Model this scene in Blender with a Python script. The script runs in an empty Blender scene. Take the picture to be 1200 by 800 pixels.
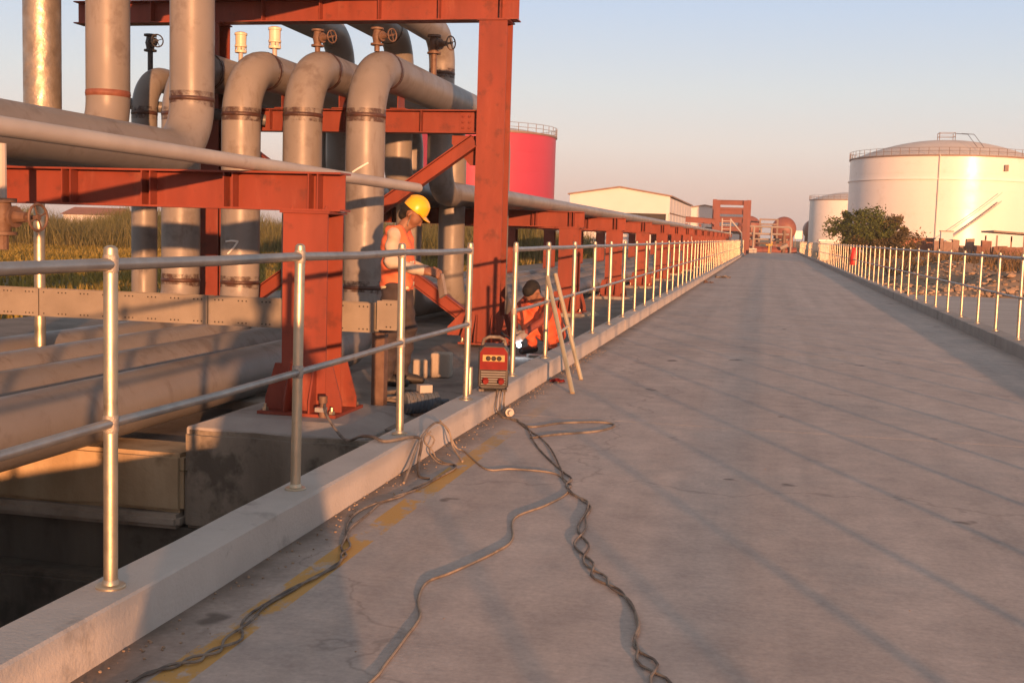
import bpy, bmesh, math, random
import numpy as np
from mathutils import Vector, Matrix
rnd = random.Random(11)
nrg = np.random.default_rng(7)
SC = bpy.context.scene
COL = SC.collection
R = math.radians

# ------------------------------------------------------------------ camera
cam_d = bpy.data.cameras.new('camera'); cam = bpy.data.objects.new('camera', cam_d); COL.objects.link(cam)
cam_d.sensor_width = 36; cam_d.lens = 36 * 1360 / 1200; cam_d.clip_end = 6000; cam_d.clip_start = 0.05
def camera_axes(yaw, pitch, roll):
    cy, sy, cp, sp = math.cos(yaw), math.sin(yaw), math.cos(pitch), math.sin(pitch)
    f = Vector((-sy*cp, cy*cp, -sp)); r0 = Vector((cy, sy, 0)); u0 = r0.cross(f)
    c, s = math.cos(roll), math.sin(roll)
    return r0*c + u0*s, u0*c - r0*s, f
cr, cu, cf = camera_axes(R(12.238), R(5.374), 0.030)
cam.matrix_world = Matrix(((cr.x, cu.x, -cf.x, 0), (cr.y, cu.y, -cf.y, 0), (cr.z, cu.z, -cf.z, 1.403), (0, 0, 0, 1)))
SC.camera = cam

# ------------------------------------------------------------------ light
SUN_EL, SUN_AZ = 4.7, 24.0      # azimuth: degrees from -Y towards +X (the sun stands behind the camera, to the right)
sd = Vector((math.sin(R(SUN_AZ))*math.cos(R(SUN_EL)), -math.cos(R(SUN_AZ))*math.cos(R(SUN_EL)), math.sin(R(SUN_EL))))
sun_d = bpy.data.lights.new('sun', 'SUN'); sun = bpy.data.objects.new('sun', sun_d); COL.objects.link(sun)
sun.location = sd*50
sun_d.energy = 5.0; sun_d.angle = R(0.6); sun_d.color = (1.0, 0.44, 0.185)
sun.rotation_euler = sd.to_track_quat('Z', 'Y').to_euler()
W = bpy.data.worlds.new('World'); SC.world = W; W.use_nodes = True
wn = W.node_tree.nodes; wl = W.node_tree.links
sky = wn.new('ShaderNodeTexSky'); sky.sky_type = 'NISHITA'; sky.sun_disc = False
sky.sun_elevation = R(SUN_EL); sky.sun_rotation = math.atan2(sd.x, sd.y)
sky.altitude = 0; sky.air_density = 1.0; sky.dust_density = 1.0; sky.ozone_density = 1.0
# hazy dusk sky: the Sky Texture veiled by an even layer of haze that pales and warms towards the horizon all round
wt = wn.new('ShaderNodeTexCoord'); wx = wn.new('ShaderNodeSeparateXYZ'); wl.new(wt.outputs['Generated'], wx.inputs[0])
wr = wn.new('ShaderNodeValToRGB'); we = wr.color_ramp.elements
HAZE = [(0.0, (0.40, 0.335, 0.32)), (0.03, (0.425, 0.365, 0.35)), (0.075, (0.465, 0.465, 0.455)), (0.12, (0.425, 0.485, 0.505)), (0.19, (0.335, 0.44, 0.56)), (0.40, (0.29, 0.30, 0.315)), (1.0, (0.205, 0.20, 0.195))]
while len(we) < len(HAZE): we.new(0.5)
for e_, (p_, c_) in zip(we, HAZE): e_.position = p_; e_.color = (*c_, 1)
wl.new(wx.outputs[2], wr.inputs[0])
vs_ = wn.new('ShaderNodeVectorMath'); vs_.operation = 'SCALE'; vs_.inputs['Scale'].default_value = 0.75/0.15; wl.new(wr.outputs[0], vs_.inputs[0])
vk_ = wn.new('ShaderNodeVectorMath'); vk_.operation = 'MULTIPLY_ADD'; vk_.inputs[1].default_value = (0.20, 0.125, 0.14)
wl.new(sky.outputs[0], vk_.inputs[0]); wl.new(vs_.outputs[0], vk_.inputs[2])
wn['Background'].inputs['Strength'].default_value = 0.15
wl.new(vk_.outputs[0], wn['Background'].inputs['Color'])
SC.view_settings.view_transform = 'Standard'; SC.view_settings.look = 'None'
SC.view_settings.gamma = 1; SC.view_settings.exposure = 0.84; SC.view_settings.use_curve_mapping = False

# ------------------------------------------------------------------ materials
def new_mat(name):
    m = bpy.data.materials.new(name); m.use_nodes = True
    return m, m.node_tree.nodes, m.node_tree.links, m.node_tree.nodes['Principled BSDF']
def ramp(n, stops):
    r = n.new('ShaderNodeValToRGB'); e = r.color_ramp.elements
    while len(e) < len(stops): e.new(0.5)
    for x, (p, c) in zip(e, stops): x.position = p; x.color = (*c, 1) if len(c) == 3 else c
    return r
def noise(n, l, co, scale, detail=4, rough=0.55, mapscale=None):
    t = n.new('ShaderNodeTexNoise'); t.inputs['Scale'].default_value = scale
    t.inputs['Detail'].default_value = detail; t.inputs['Roughness'].default_value = rough
    if mapscale:
        mp = n.new('ShaderNodeMapping'); mp.inputs['Scale'].default_value = mapscale
        l.new(co, mp.inputs['Vector']); co = mp.outputs[0]
    l.new(co, t.inputs['Vector']); return t.outputs['Fac']
def mixc(n, l, fac, a, b, mode='MIX'):
    m = n.new('ShaderNodeMix'); m.data_type = 'RGBA'; m.blend_type = mode
    for s, v in ((m.inputs[0], fac), (m.inputs[6], a), (m.inputs[7], b)):
        if isinstance(v, (int, float)): s.default_value = v
        elif isinstance(v, tuple): s.default_value = (*v, 1)
        else: l.new(v, s)
    return m.outputs[2]
def surf(name, a, b, scale=3.0, rough=0.7, metal=0.0, bump=0.0, bscale=40, spots=None, mapscale=None, coat=0, spec=None, obj_var=0.0, rrange=None, wear=None):
    """two-tone noise surface with fine relief; spots = (colour, scale, threshold, amount)"""
    m, n, l, p = new_mat(name)
    tc = n.new('ShaderNodeTexCoord'); geo = n.new('ShaderNodeNewGeometry'); co = geo.outputs['Position']
    f = noise(n, l, co, scale, 6, 0.6, mapscale)
    r = ramp(n, [(0.32, a), (0.68, b)]); l.new(f, r.inputs[0]); c = r.outputs[0]
    if spots:
        sc, ss, th, am = spots
        f2 = noise(n, l, co, ss, 5, 0.65)
        r2 = ramp(n, [(th, (0, 0, 0)), (min(1, th+0.1), (am, am, am))]); l.new(f2, r2.inputs[0])
        c = mixc(n, l, r2.outputs[0], c, sc)
    if wear:                       # (colour, map scale, threshold, amount): drips and faded streaks
        wc, wm_, wt_, wa_ = wear
        f5 = noise(n, l, co, 1.0, 7, 0.72, wm_); r5 = ramp(n, [(wt_, (0, 0, 0)), (min(1, wt_+0.14), (wa_, wa_, wa_))]); l.new(f5, r5.inputs[0])
        c = mixc(n, l, r5.outputs[0], c, wc)
    if obj_var:
        oi = n.new('ShaderNodeObjectInfo'); mr = n.new('ShaderNodeMapRange')
        mr.inputs['To Min'].default_value = 1-obj_var; mr.inputs['To Max'].default_value = 1+obj_var
        l.new(oi.outputs['Random'], mr.inputs['Value'])
        vm = n.new('ShaderNodeVectorMath'); vm.operation = 'SCALE'; l.new(c, vm.inputs[0]); l.new(mr.outputs[0], vm.inputs['Scale']); c = vm.outputs[0]
    l.new(c, p.inputs['Base Color'])
    p.inputs['Roughness'].default_value = rough; p.inputs['Metallic'].default_value = metal
    if rrange:
        f4 = noise(n, l, co, scale*2.3, 5); mr = n.new('ShaderNodeMapRange'); mr.inputs['To Min'].default_value = rrange[0]; mr.inputs['To Max'].default_value = rrange[1]
        mr.inputs['From Min'].default_value = 0.3; mr.inputs['From Max'].default_value = 0.7
        l.new(f4, mr.inputs['Value']); l.new(mr.outputs[0], p.inputs['Roughness'])
    if spec is not None: p.inputs['Specular IOR Level'].default_value = spec
    if coat: p.inputs['Coat Weight'].default_value = coat
    if bump:
        f3 = noise(n, l, co, bscale, 6, 0.6)
        bp = n.new('ShaderNodeBump'); bp.inputs['Strength'].default_value = bump; bp.inputs['Distance'].default_value = 0.01
        l.new(f3, bp.inputs['Height']); l.new(bp.outputs[0], p.inputs['Normal'])
    return m

def road_material():
    m, n, l, p = new_mat('road_concrete')
    geo = n.new('ShaderNodeNewGeometry'); co = geo.outputs['Position']
    big = noise(n, l, co, 0.55, 6, 0.6)
    r = ramp(n, [(0.30, (0.40, 0.345, 0.315)), (0.5, (0.475, 0.41, 0.372)), (0.72, (0.535, 0.465, 0.42))]); l.new(big, r.inputs[0]); c = r.outputs[0]
    mid = noise(n, l, co, 4.5, 8, 0.7); r1 = ramp(n, [(0.3, (0.80, 0.80, 0.815)), (0.7, (1.12, 1.105, 1.09))]); l.new(mid, r1.inputs[0])
    c = mixc(n, l, 1.0, c, r1.outputs[0], 'MULTIPLY')
    br = noise(n, l, co, 1.0, 5, 0.7, (2.5, 60, 1)); r2 = ramp(n, [(0.3, (0.945, 0.945, 0.945)), (0.7, (1.045, 1.045, 1.045))]); l.new(br, r2.inputs[0])
    c = mixc(n, l, 1.0, c, r2.outputs[0], 'MULTIPLY')
    st = noise(n, l, co, 0.9, 5, 0.75, (1.3, 0.6, 1)); r3 = ramp(n, [(0.58, (0, 0, 0)), (0.74, (0.5, 0.5, 0.5))]); l.new(st, r3.inputs[0])
    c = mixc(n, l, r3.outputs[0], c, (0.20, 0.175, 0.16))
    bl = noise(n, l, co, 0.8, 6, 0.7, (1, 0.7, 1)); rb = ramp(n, [(0.50, (0, 0, 0)), (0.66, (0.55, 0.55, 0.55))]); l.new(bl, rb.inputs[0])
    c = mixc(n, l, rb.outputs[0], c, (0.31, 0.305, 0.30))
    sp = noise(n, l, co, 2.3, 3, 0.5); r4 = ramp(n, [(0.69, (0, 0, 0)), (0.73, (0.7, 0.7, 0.7))]); l.new(sp, r4.inputs[0])
    c = mixc(n, l, r4.outputs[0], c, (0.075, 0.062, 0.055))
    gr = noise(n, l, co, 38, 5, 0.75); rg = ramp(n, [(0.3, (0.84, 0.84, 0.84)), (0.7, (1.13, 1.13, 1.13))]); l.new(gr, rg.inputs[0])
    c = mixc(n, l, 1.0, c, rg.outputs[0], 'MULTIPLY')
    # hairline cracks and tyre-dirt streaks along the road
    wn_ = n.new('ShaderNodeTexNoise'); wn_.inputs['Scale'].default_value = 1.1; wn_.inputs['Detail'].default_value = 5; l.new(co, wn_.inputs['Vector'])
    wa = n.new('ShaderNodeVectorMath'); wa.operation = 'MULTIPLY_ADD'; wa.inputs[1].default_value = (1.5, 1.5, 0); l.new(wn_.outputs['Color'], wa.inputs[0]); l.new(co, wa.inputs[2])
    vo = n.new('ShaderNodeTexVoronoi'); vo.feature = 'DISTANCE_TO_EDGE'; vo.inputs['Scale'].default_value = 0.24; l.new(wa.outputs[0], vo.inputs['Vector'])
    rc = ramp(n, [(0.0, (0.32, 0.32, 0.32)), (0.0018, (0, 0, 0))]); l.new(vo.outputs['Distance'], rc.inputs[0])
    c = mixc(n, l, rc.outputs[0], c, (0.10, 0.085, 0.075))
    ty = noise(n, l, co, 1.0, 4, 0.6, (2.4, 0.05, 1)); rt = ramp(n, [(0.35, (0.90, 0.895, 0.89)), (0.65, (1.06, 1.06, 1.06))]); l.new(ty, rt.inputs[0])
    c = mixc(n, l, 1.0, c, rt.outputs[0], 'MULTIPLY')
    # dust and dirt gathered along the foot of the left kerb
    sx = n.new('ShaderNodeSeparateXYZ'); l.new(co, sx.inputs[0])
    wob = noise(n, l, co, 3.0, 5, 0.7)
    ad = n.new('ShaderNodeMath'); ad.operation = 'MULTIPLY_ADD'; ad.inputs[1].default_value = -0.30; l.new(wob, ad.inputs[0]); l.new(sx.outputs[0], ad.inputs[2])
    r5 = ramp(n, [(0.0, (0.75, 0.75, 0.75)), (1.0, (0, 0, 0))])
    mr = n.new('ShaderNodeMapRange'); mr.inputs['From Min'].default_value = -2.15; mr.inputs['From Max'].default_value = -1.93
    l.new(ad.outputs[0], mr.inputs['Value']); l.new(mr.outputs[0], r5.inputs[0])
    c = mixc(n, l, r5.outputs[0], c, (0.095, 0.07, 0.05))
    # worn yellow edge line
    lx = n.new('ShaderNodeMath'); lx.operation = 'ABSOLUTE'; la = n.new('ShaderNodeMath'); la.operation = 'ADD'; la.inputs[1].default_value = 1.73
    l.new(sx.outputs[0], la.inputs[0]); l.new(la.outputs[0], lx.inputs[0])
    inb = n.new('ShaderNodeMath'); inb.operation = 'LESS_THAN'; inb.inputs[1].default_value = 0.06; l.new(lx.outputs[0], inb.inputs[0])
    we = noise(n, l, co, 1.15, 8, 0.74, (1.6, 1.0, 1)); r6 = ramp(n, [(0.462, (0, 0, 0)), (0.505, (0.85, 0.85, 0.85))]); l.new(we, r6.inputs[0])
    mu = n.new('ShaderNodeMath'); mu.operation = 'MULTIPLY'; l.new(inb.outputs[0], mu.inputs[0]); l.new(r6.outputs[0], mu.inputs[1])
    fd = n.new('ShaderNodeMapRange'); fd.inputs['From Min'].default_value = 6.5; fd.inputs['From Max'].default_value = 10; fd.inputs['To Min'].default_value = 1; fd.inputs['To Max'].default_value = 0.0
    l.new(sx.outputs[1], fd.inputs['Value']); mu2 = n.new('ShaderNodeMath'); mu2.operation = 'MULTIPLY'; l.new(mu.outputs[0], mu2.inputs[0]); l.new(fd.outputs[0], mu2.inputs[1])
    c = mixc(n, l, mu2.outputs[0], c, (0.56, 0.31, 0.06))
    l.new(c, p.inputs['Base Color']); p.inputs['Roughness'].default_value = 0.72; p.inputs['Specular IOR Level'].default_value = 0.3
    b1 = n.new('ShaderNodeBump'); b1.inputs['Strength'].default_value = 0.25; b1.inputs['Distance'].default_value = 0.003; l.new(br, b1.inputs['Height'])
    b2 = n.new('ShaderNodeBump'); b2.inputs['Strength'].default_value = 0.3; b2.inputs['Distance'].default_value = 0.004
    fine = noise(n, l, co, 60, 6, 0.7); l.new(fine, b2.inputs['Height']); l.new(b1.outputs[0], b2.inputs['Normal'])
    l.new(b2.outputs[0], p.inputs['Normal'])
    return m
M = {}
M['road'] = road_material()
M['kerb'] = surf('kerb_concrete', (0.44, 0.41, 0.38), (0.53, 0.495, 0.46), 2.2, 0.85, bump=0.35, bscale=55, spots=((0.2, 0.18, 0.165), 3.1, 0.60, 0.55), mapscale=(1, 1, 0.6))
M['kerb_shade'] = surf('shade_toned_kerb_concrete', (0.27, 0.255, 0.24), (0.36, 0.34, 0.32), 2.2, 0.85, bump=0.35, bscale=55, spots=((0.18, 0.165, 0.15), 2.1, 0.56, 0.6), mapscale=(1, 1, 0.6))  # darker kerb copy: the right kerb's shade is mixed into the concrete colour
M['ladder'] = surf('brass_coloured_ladder', (0.60, 0.49, 0.30), (0.70, 0.58, 0.37), 9.0, 0.33, metal=0.65)
M['slab'] = surf('yard_concrete', (0.13, 0.115, 0.10), (0.24, 0.215, 0.19), 1.4, 0.9, bump=0.4, bscale=45, spots=((0.07, 0.06, 0.055), 1.3, 0.58, 0.6))
M['old'] = surf('old_concrete', (0.26, 0.225, 0.18), (0.42, 0.37, 0.31), 2.0, 0.9, bump=0.5, bscale=30, spots=((0.14, 0.12, 0.10), 2.4, 0.54, 0.7), mapscale=(1.5, 1.5, 0.35))
M['lower'] = surf('shade_toned_ditch_wall', (0.075, 0.068, 0.056), (0.14, 0.125, 0.10), 1.6, 0.85, bump=0.4, bscale=22, spots=((0.04, 0.036, 0.03), 1.7, 0.52, 0.7), mapscale=(2.2, 2.2, 0.3))  # trench shade put into the dark wall colour; the spots are stains
M['head'] = surf('sun_toned_ochre_concrete', (0.34, 0.25, 0.145), (0.50, 0.39, 0.25), 2.0, 0.9, bump=0.5, bscale=26, spots=((0.20, 0.15, 0.09), 2.4, 0.56, 0.7), mapscale=(1.5, 1.5, 0.4))  # warm sunlight on the upper headwall put into its ochre colour
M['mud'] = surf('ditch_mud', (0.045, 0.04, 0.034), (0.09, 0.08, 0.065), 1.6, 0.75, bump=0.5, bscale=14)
M['gal'] = surf('sun_toned_galvanised_steel', (0.47, 0.405, 0.30), (0.59, 0.51, 0.38), 9.0, 0.42, metal=0.9, spots=((0.27, 0.19, 0.12), 7.0, 0.60, 0.6), bump=0.05, bscale=90, rrange=(0.38, 0.5))  # golden tint of the low sun put into the base colour; spots are rust
M['rail'] = surf('sky_toned_galvanised_rail', (0.30, 0.29, 0.28), (0.40, 0.39, 0.37), 9.0, 0.42, metal=0.85, bump=0.05, bscale=90, rrange=(0.38, 0.5))  # greyer copy of the post steel, sky reflection painted into its colour
M['alu'] = surf('bright_steel', (0.62, 0.60, 0.56), (0.74, 0.72, 0.68), 9.0, 0.34, metal=0.8)
M['weldgal'] = surf('weld_bead', (0.30, 0.27, 0.24), (0.5, 0.46, 0.40), 60, 0.5, metal=0.6, bump=0.4, bscale=200)
M['red'] = surf('red_primer', (0.165, 0.038, 0.025), (0.24, 0.054, 0.034), 1.5, 0.5, bump=0.08, bscale=18, spots=((0.11, 0.034, 0.026), 5.0, 0.56, 0.65), wear=((0.29, 0.105, 0.075), (5, 5, 0.8), 0.56, 0.45), mapscale=(2, 2, 0.5), rrange=(0.4, 0.65), obj_var=0.07, spec=0.3)
M['redfar'] = surf('dark_red_paint', (0.15, 0.042, 0.032), (0.20, 0.055, 0.042), 0.8, 0.55, obj_var=0.1)
M['pipe'] = surf('grey_primer_pipe', (0.19, 0.178, 0.165), (0.245, 0.229, 0.213), 1.3, 0.42, bump=0.05, bscale=25, spots=((0.135, 0.115, 0.10), 2.6, 0.55, 0.65), wear=((0.11, 0.075, 0.055), (6, 6, 0.9), 0.56, 0.5), obj_var=0.1, spec=0.4, rrange=(0.34, 0.52))
M['pipe_dark'] = surf('blued_grey_pipe', (0.10, 0.105, 0.11), (0.14, 0.145, 0.15), 1.5, 0.45, bump=0.05, bscale=25)
M['pale_pipe'] = surf('pale_pipe', (0.36, 0.33, 0.30), (0.45, 0.42, 0.38), 2.0, 0.5, spots=((0.25, 0.2, 0.16), 5.0, 0.62, 0.5), bump=0.08, bscale=40)
M['dull_pipe'] = surf('dull_pipe_paint', (0.24, 0.21, 0.185), (0.32, 0.285, 0.25), 1.0, 0.6)
M['plinth'] = surf('weathered_plinth', (0.17, 0.145, 0.115), (0.30, 0.265, 0.215), 1.8, 0.9, bump=0.5, bscale=26, spots=((0.085, 0.075, 0.06), 2.6, 0.50, 0.75), mapscale=(1.6, 1.6, 0.35))
M['seam'] = surf('scorched_weld', (0.030, 0.015, 0.012), (0.085, 0.040, 0.028), 11.0, 0.40, bump=0.4, bscale=90)
def scorch_mat():
    m, n, l, p = new_mat('heat_scorched_paint')
    geo = n.new('ShaderNodeNewGeometry'); f = noise(n, l, geo.outputs['Position'], 9.0, 6, 0.7)
    r = ramp(n, [(0.42, (0, 0, 0)), (0.62, (0.85, 0.85, 0.85))]); l.new(f, r.inputs[0])
    p.inputs['Base Color'].default_value = (0.075, 0.042, 0.032, 1); p.inputs['Roughness'].default_value = 0.4
    tr = n.new('ShaderNodeBsdfTransparent'); mx = n.new('ShaderNodeMixShader')
    l.new(r.outputs[0], mx.inputs[0]); l.new(tr.outputs[0], mx.inputs[1]); l.new(p.outputs[0], mx.inputs[2]); l.new(mx.outputs[0], n['Material Output'].inputs['Surface'])
    return m
M['scorch'] = scorch_mat()
M['rustband'] = surf('red_weld_band', (0.15, 0.05, 0.032), (0.22, 0.085, 0.055), 16.0, 0.6)
M['foil'] = surf('dull_foil_cladding', (0.25, 0.215, 0.175), (0.40, 0.35, 0.28), 5.0, 0.42, metal=0.65, bump=1.0, bscale=9, rrange=(0.30, 0.6))
M['tray'] = surf('tray_zinc', (0.225, 0.20, 0.165), (0.30, 0.27, 0.225), 2.5, 0.6, metal=0.2, spots=((0.19, 0.165, 0.14), 2.2, 0.53, 0.6), bump=0.04, bscale=40)
M['hole'] = surf('bolt_hole', (0.02, 0.018, 0.015), (0.04, 0.035, 0.03), 10, 0.8)
M['rustv'] = surf('rusty_valve', (0.10, 0.055, 0.037), (0.17, 0.105, 0.073), 12, 0.6, bump=0.2, bscale=60)
M['blackv'] = surf('black_iron', (0.025, 0.025, 0.027), (0.05, 0.05, 0.052), 8, 0.5)
M['cream'] = surf('cream_paint', (0.62, 0.55, 0.43), (0.72, 0.64, 0.50), 9, 0.4)
M['chalk'] = surf('white_paint_mark', (0.72, 0.70, 0.66), (0.8, 0.78, 0.74), 30, 0.8)
M['rubber'] = surf('dusty_black_rubber', (0.085, 0.072, 0.062), (0.15, 0.128, 0.11), 20, 0.7, spots=((0.29, 0.245, 0.20), 6, 0.47, 0.7))
M['cable_pale'] = surf('dusty_cable', (0.21, 0.17, 0.13), (0.32, 0.265, 0.21), 20, 0.7, spots=((0.10, 0.08, 0.06), 6, 0.55, 0.7))
M['welder_red'] = surf('welder_red', (0.15, 0.014, 0.013), (0.19, 0.019, 0.017), 20, 0.65, spec=0.15)
M['welder_grey'] = surf('welder_grille', (0.035, 0.03, 0.027), (0.06, 0.052, 0.048), 20, 0.7, spec=0.15)
M['welder_panel'] = surf('welder_panel', (0.34, 0.22, 0.07), (0.40, 0.27, 0.09), 20, 0.5)
M['white_tank'] = surf('white_tank_paint', (0.72, 0.70, 0.68), (0.78, 0.765, 0.74), 0.25, 0.34, spots=((0.62, 0.58, 0.53), 0.5, 0.58, 0.5), mapscale=(1, 1, 0.3), rrange=(0.26, 0.40))
M['tank_roof'] = surf('tank_roof_paint', (0.50, 0.47, 0.44), (0.58, 0.55, 0.51), 0.3, 0.6)
M['red_tank'] = surf('crimson_tank_paint', (0.33, 0.024, 0.062), (0.39, 0.032, 0.075), 0.2, 0.5, mapscale=(1, 1, 0.3))
M['rail_dark'] = surf('dark_handrail', (0.16, 0.12, 0.10), (0.24, 0.18, 0.15), 4, 0.6)
M['cladding'] = surf('cream_cladding', (0.60, 0.60, 0.61), (0.66, 0.66, 0.67), 0.4, 0.6)
M['trim'] = surf('rusty_trim', (0.20, 0.13, 0.10), (0.28, 0.19, 0.15), 2, 0.7)
M['darkin'] = surf('dark_interior', (0.03, 0.028, 0.026), (0.05, 0.046, 0.042), 2, 0.9)
M['vessel'] = surf('vessel_red_brown', (0.17, 0.06, 0.048), (0.23, 0.085, 0.066), 0.6, 0.5)
M['grassland'] = surf('grassland_soil', (0.075, 0.066, 0.018), (0.17, 0.125, 0.04), 0.22, 0.95, spots=((0.055, 0.07, 0.015), 0.15, 0.52, 0.7), bump=0.6, bscale=8)
M['dirt'] = surf('dry_dirt', (0.22, 0.15, 0.095), (0.34, 0.25, 0.17), 0.5, 0.95, bump=0.7, bscale=9, spots=((0.10, 0.07, 0.04), 0.7, 0.55, 0.6))
M['pale_ground'] = surf('pale_mud_flat', (0.31, 0.28, 0.25), (0.42, 0.385, 0.35), 0.5, 0.7, bump=0.2, bscale=9, mapscale=(0.5, 2.5, 1))
M['stone'] = surf('rubble_stone', (0.22, 0.155, 0.105), (0.40, 0.30, 0.215), 1.1, 0.9, bump=0.4, bscale=12)
def leaf_mat(name, a, b, scale=0.8, trans=0.25):
    m, n, l, p = new_mat(name)
    geo = n.new('ShaderNodeNewGeometry'); f = noise(n, l, geo.outputs['Position'], scale, 5, 0.7)
    r = ramp(n, [(0.33, a), (0.67, b)]); l.new(f, r.inputs[0])
    f2 = n.new('ShaderNodeMapRange'); f2.inputs['To Min'].default_value = 0.65; f2.inputs['To Max'].default_value = 1.35
    l.new(geo.outputs['Random Per Island'], f2.inputs['Value'])
    vm = n.new('ShaderNodeVectorMath'); vm.operation = 'SCALE'; l.new(r.outputs[0], vm.inputs[0]); l.new(f2.outputs[0], vm.inputs['Scale'])
    l.new(vm.outputs[0], p.inputs['Base Color']); p.inputs['Roughness'].default_value = 0.7; p.inputs['Specular IOR Level'].default_value = 0.2
    tr = n.new('ShaderNodeBsdfTranslucent'); l.new(vm.outputs[0], tr.inputs['Color'])
    mx = n.new('ShaderNodeMixShader'); mx.inputs[0].default_value = trans
    l.new(p.outputs[0], mx.inputs[1]); l.new(tr.outputs[0], mx.inputs[2]); l.new(mx.outputs[0], n['Material Output'].inputs['Surface'])
    return m
M['reed'] = leaf_mat('dry_reed', (0.115, 0.12, 0.035), (0.25, 0.215, 0.09), 0.3, 0.4)
M['grass'] = leaf_mat('yellow_grass', (0.17, 0.14, 0.025), (0.34, 0.25, 0.065), 0.1, 0.35)
M['scrub'] = leaf_mat('dry_scrub', (0.11, 0.07, 0.03), (0.22, 0.145, 0.07), 0.25)
M['leaf_green'] = leaf_mat('olive_leaf', (0.05, 0.07, 0.015), (0.12, 0.15, 0.035), 0.9)
M['leaf_brown'] = leaf_mat('brown_leaf', (0.075, 0.062, 0.024), (0.15, 0.115, 0.05), 0.9)
M['bark'] = surf('bark', (0.08, 0.06, 0.045), (0.15, 0.115, 0.085), 6, 0.9, bump=0.5, bscale=20)
M['skin'] = surf('skin', (0.20, 0.095, 0.055), (0.25, 0.125, 0.075), 12, 0.55)
M['hair'] = surf('black_hair', (0.004, 0.0035, 0.003), (0.009, 0.008, 0.007), 40, 0.75, bump=0.4, bscale=200)
M['shirt'] = surf('beige_shirt', (0.40, 0.34, 0.27), (0.50, 0.43, 0.35), 8, 0.85, bump=0.4, bscale=14)
M['trousers'] = surf('dark_trousers', (0.03, 0.024, 0.026), (0.055, 0.042, 0.044), 6, 0.85, bump=0.4, bscale=14)
M['boots'] = surf('black_boots', (0.018, 0.016, 0.015), (0.035, 0.03, 0.028), 10, 0.6)
M['vest'] = surf('orange_vest', (0.62, 0.13, 0.055), (0.70, 0.17, 0.075), 6, 0.75, bump=0.4, bscale=16)
M['stripe'] = surf('reflective_stripe', (0.66, 0.60, 0.36), (0.74, 0.68, 0.44), 12, 0.4)
M['helmet'] = surf('yellow_helmet', (0.78, 0.42, 0.012), (0.82, 0.46, 0.02), 6, 0.32)
M['coverall'] = surf('orange_coverall', (0.50, 0.085, 0.03), (0.60, 0.115, 0.045), 6, 0.8, bump=0.4, bscale=16)
M['maroon'] = surf('maroon_sleeve', (0.16, 0.035, 0.025), (0.22, 0.05, 0.035), 6, 0.8)
M['glove'] = surf('grey_glove', (0.16, 0.14, 0.13), (0.24, 0.21, 0.20), 12, 0.85)
M['navy'] = surf('navy_cloth', (0.03, 0.035, 0.05), (0.045, 0.05, 0.075), 6, 0.85)
M['blue'] = surf('dirty_blue_paint', (0.055, 0.075, 0.10), (0.11, 0.135, 0.165), 14, 0.6, spots=((0.20, 0.17, 0.14), 11, 0.52, 0.7))
M['brickish'] = surf('brick_ruin', (0.13, 0.06, 0.045), (0.26, 0.14, 0.10), 1.5, 0.9, bump=0.5, bscale=8)
M['rust_box'] = surf('rust_red_container', (0.25, 0.09, 0.05), (0.32, 0.13, 0.075), 0.8, 0.7)
M['white'] = surf('white_sheet', (0.74, 0.73, 0.70), (0.8, 0.79, 0.76), 1, 0.4)
M['signred'] = surf('fire_red', (0.50, 0.025, 0.02), (0.56, 0.035, 0.03), 5, 0.45)
M['yellow'] = surf('yellow_paint', (0.55, 0.33, 0.05), (0.62, 0.39, 0.08), 5, 0.5)
am, an, al, ap = new_mat('welding_arc')
ap.inputs['Emission Color'].default_value = (0.80, 0.90, 1.0, 1); ap.inputs['Emission Strength'].default_value = 20
M['arc'] = am

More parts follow.
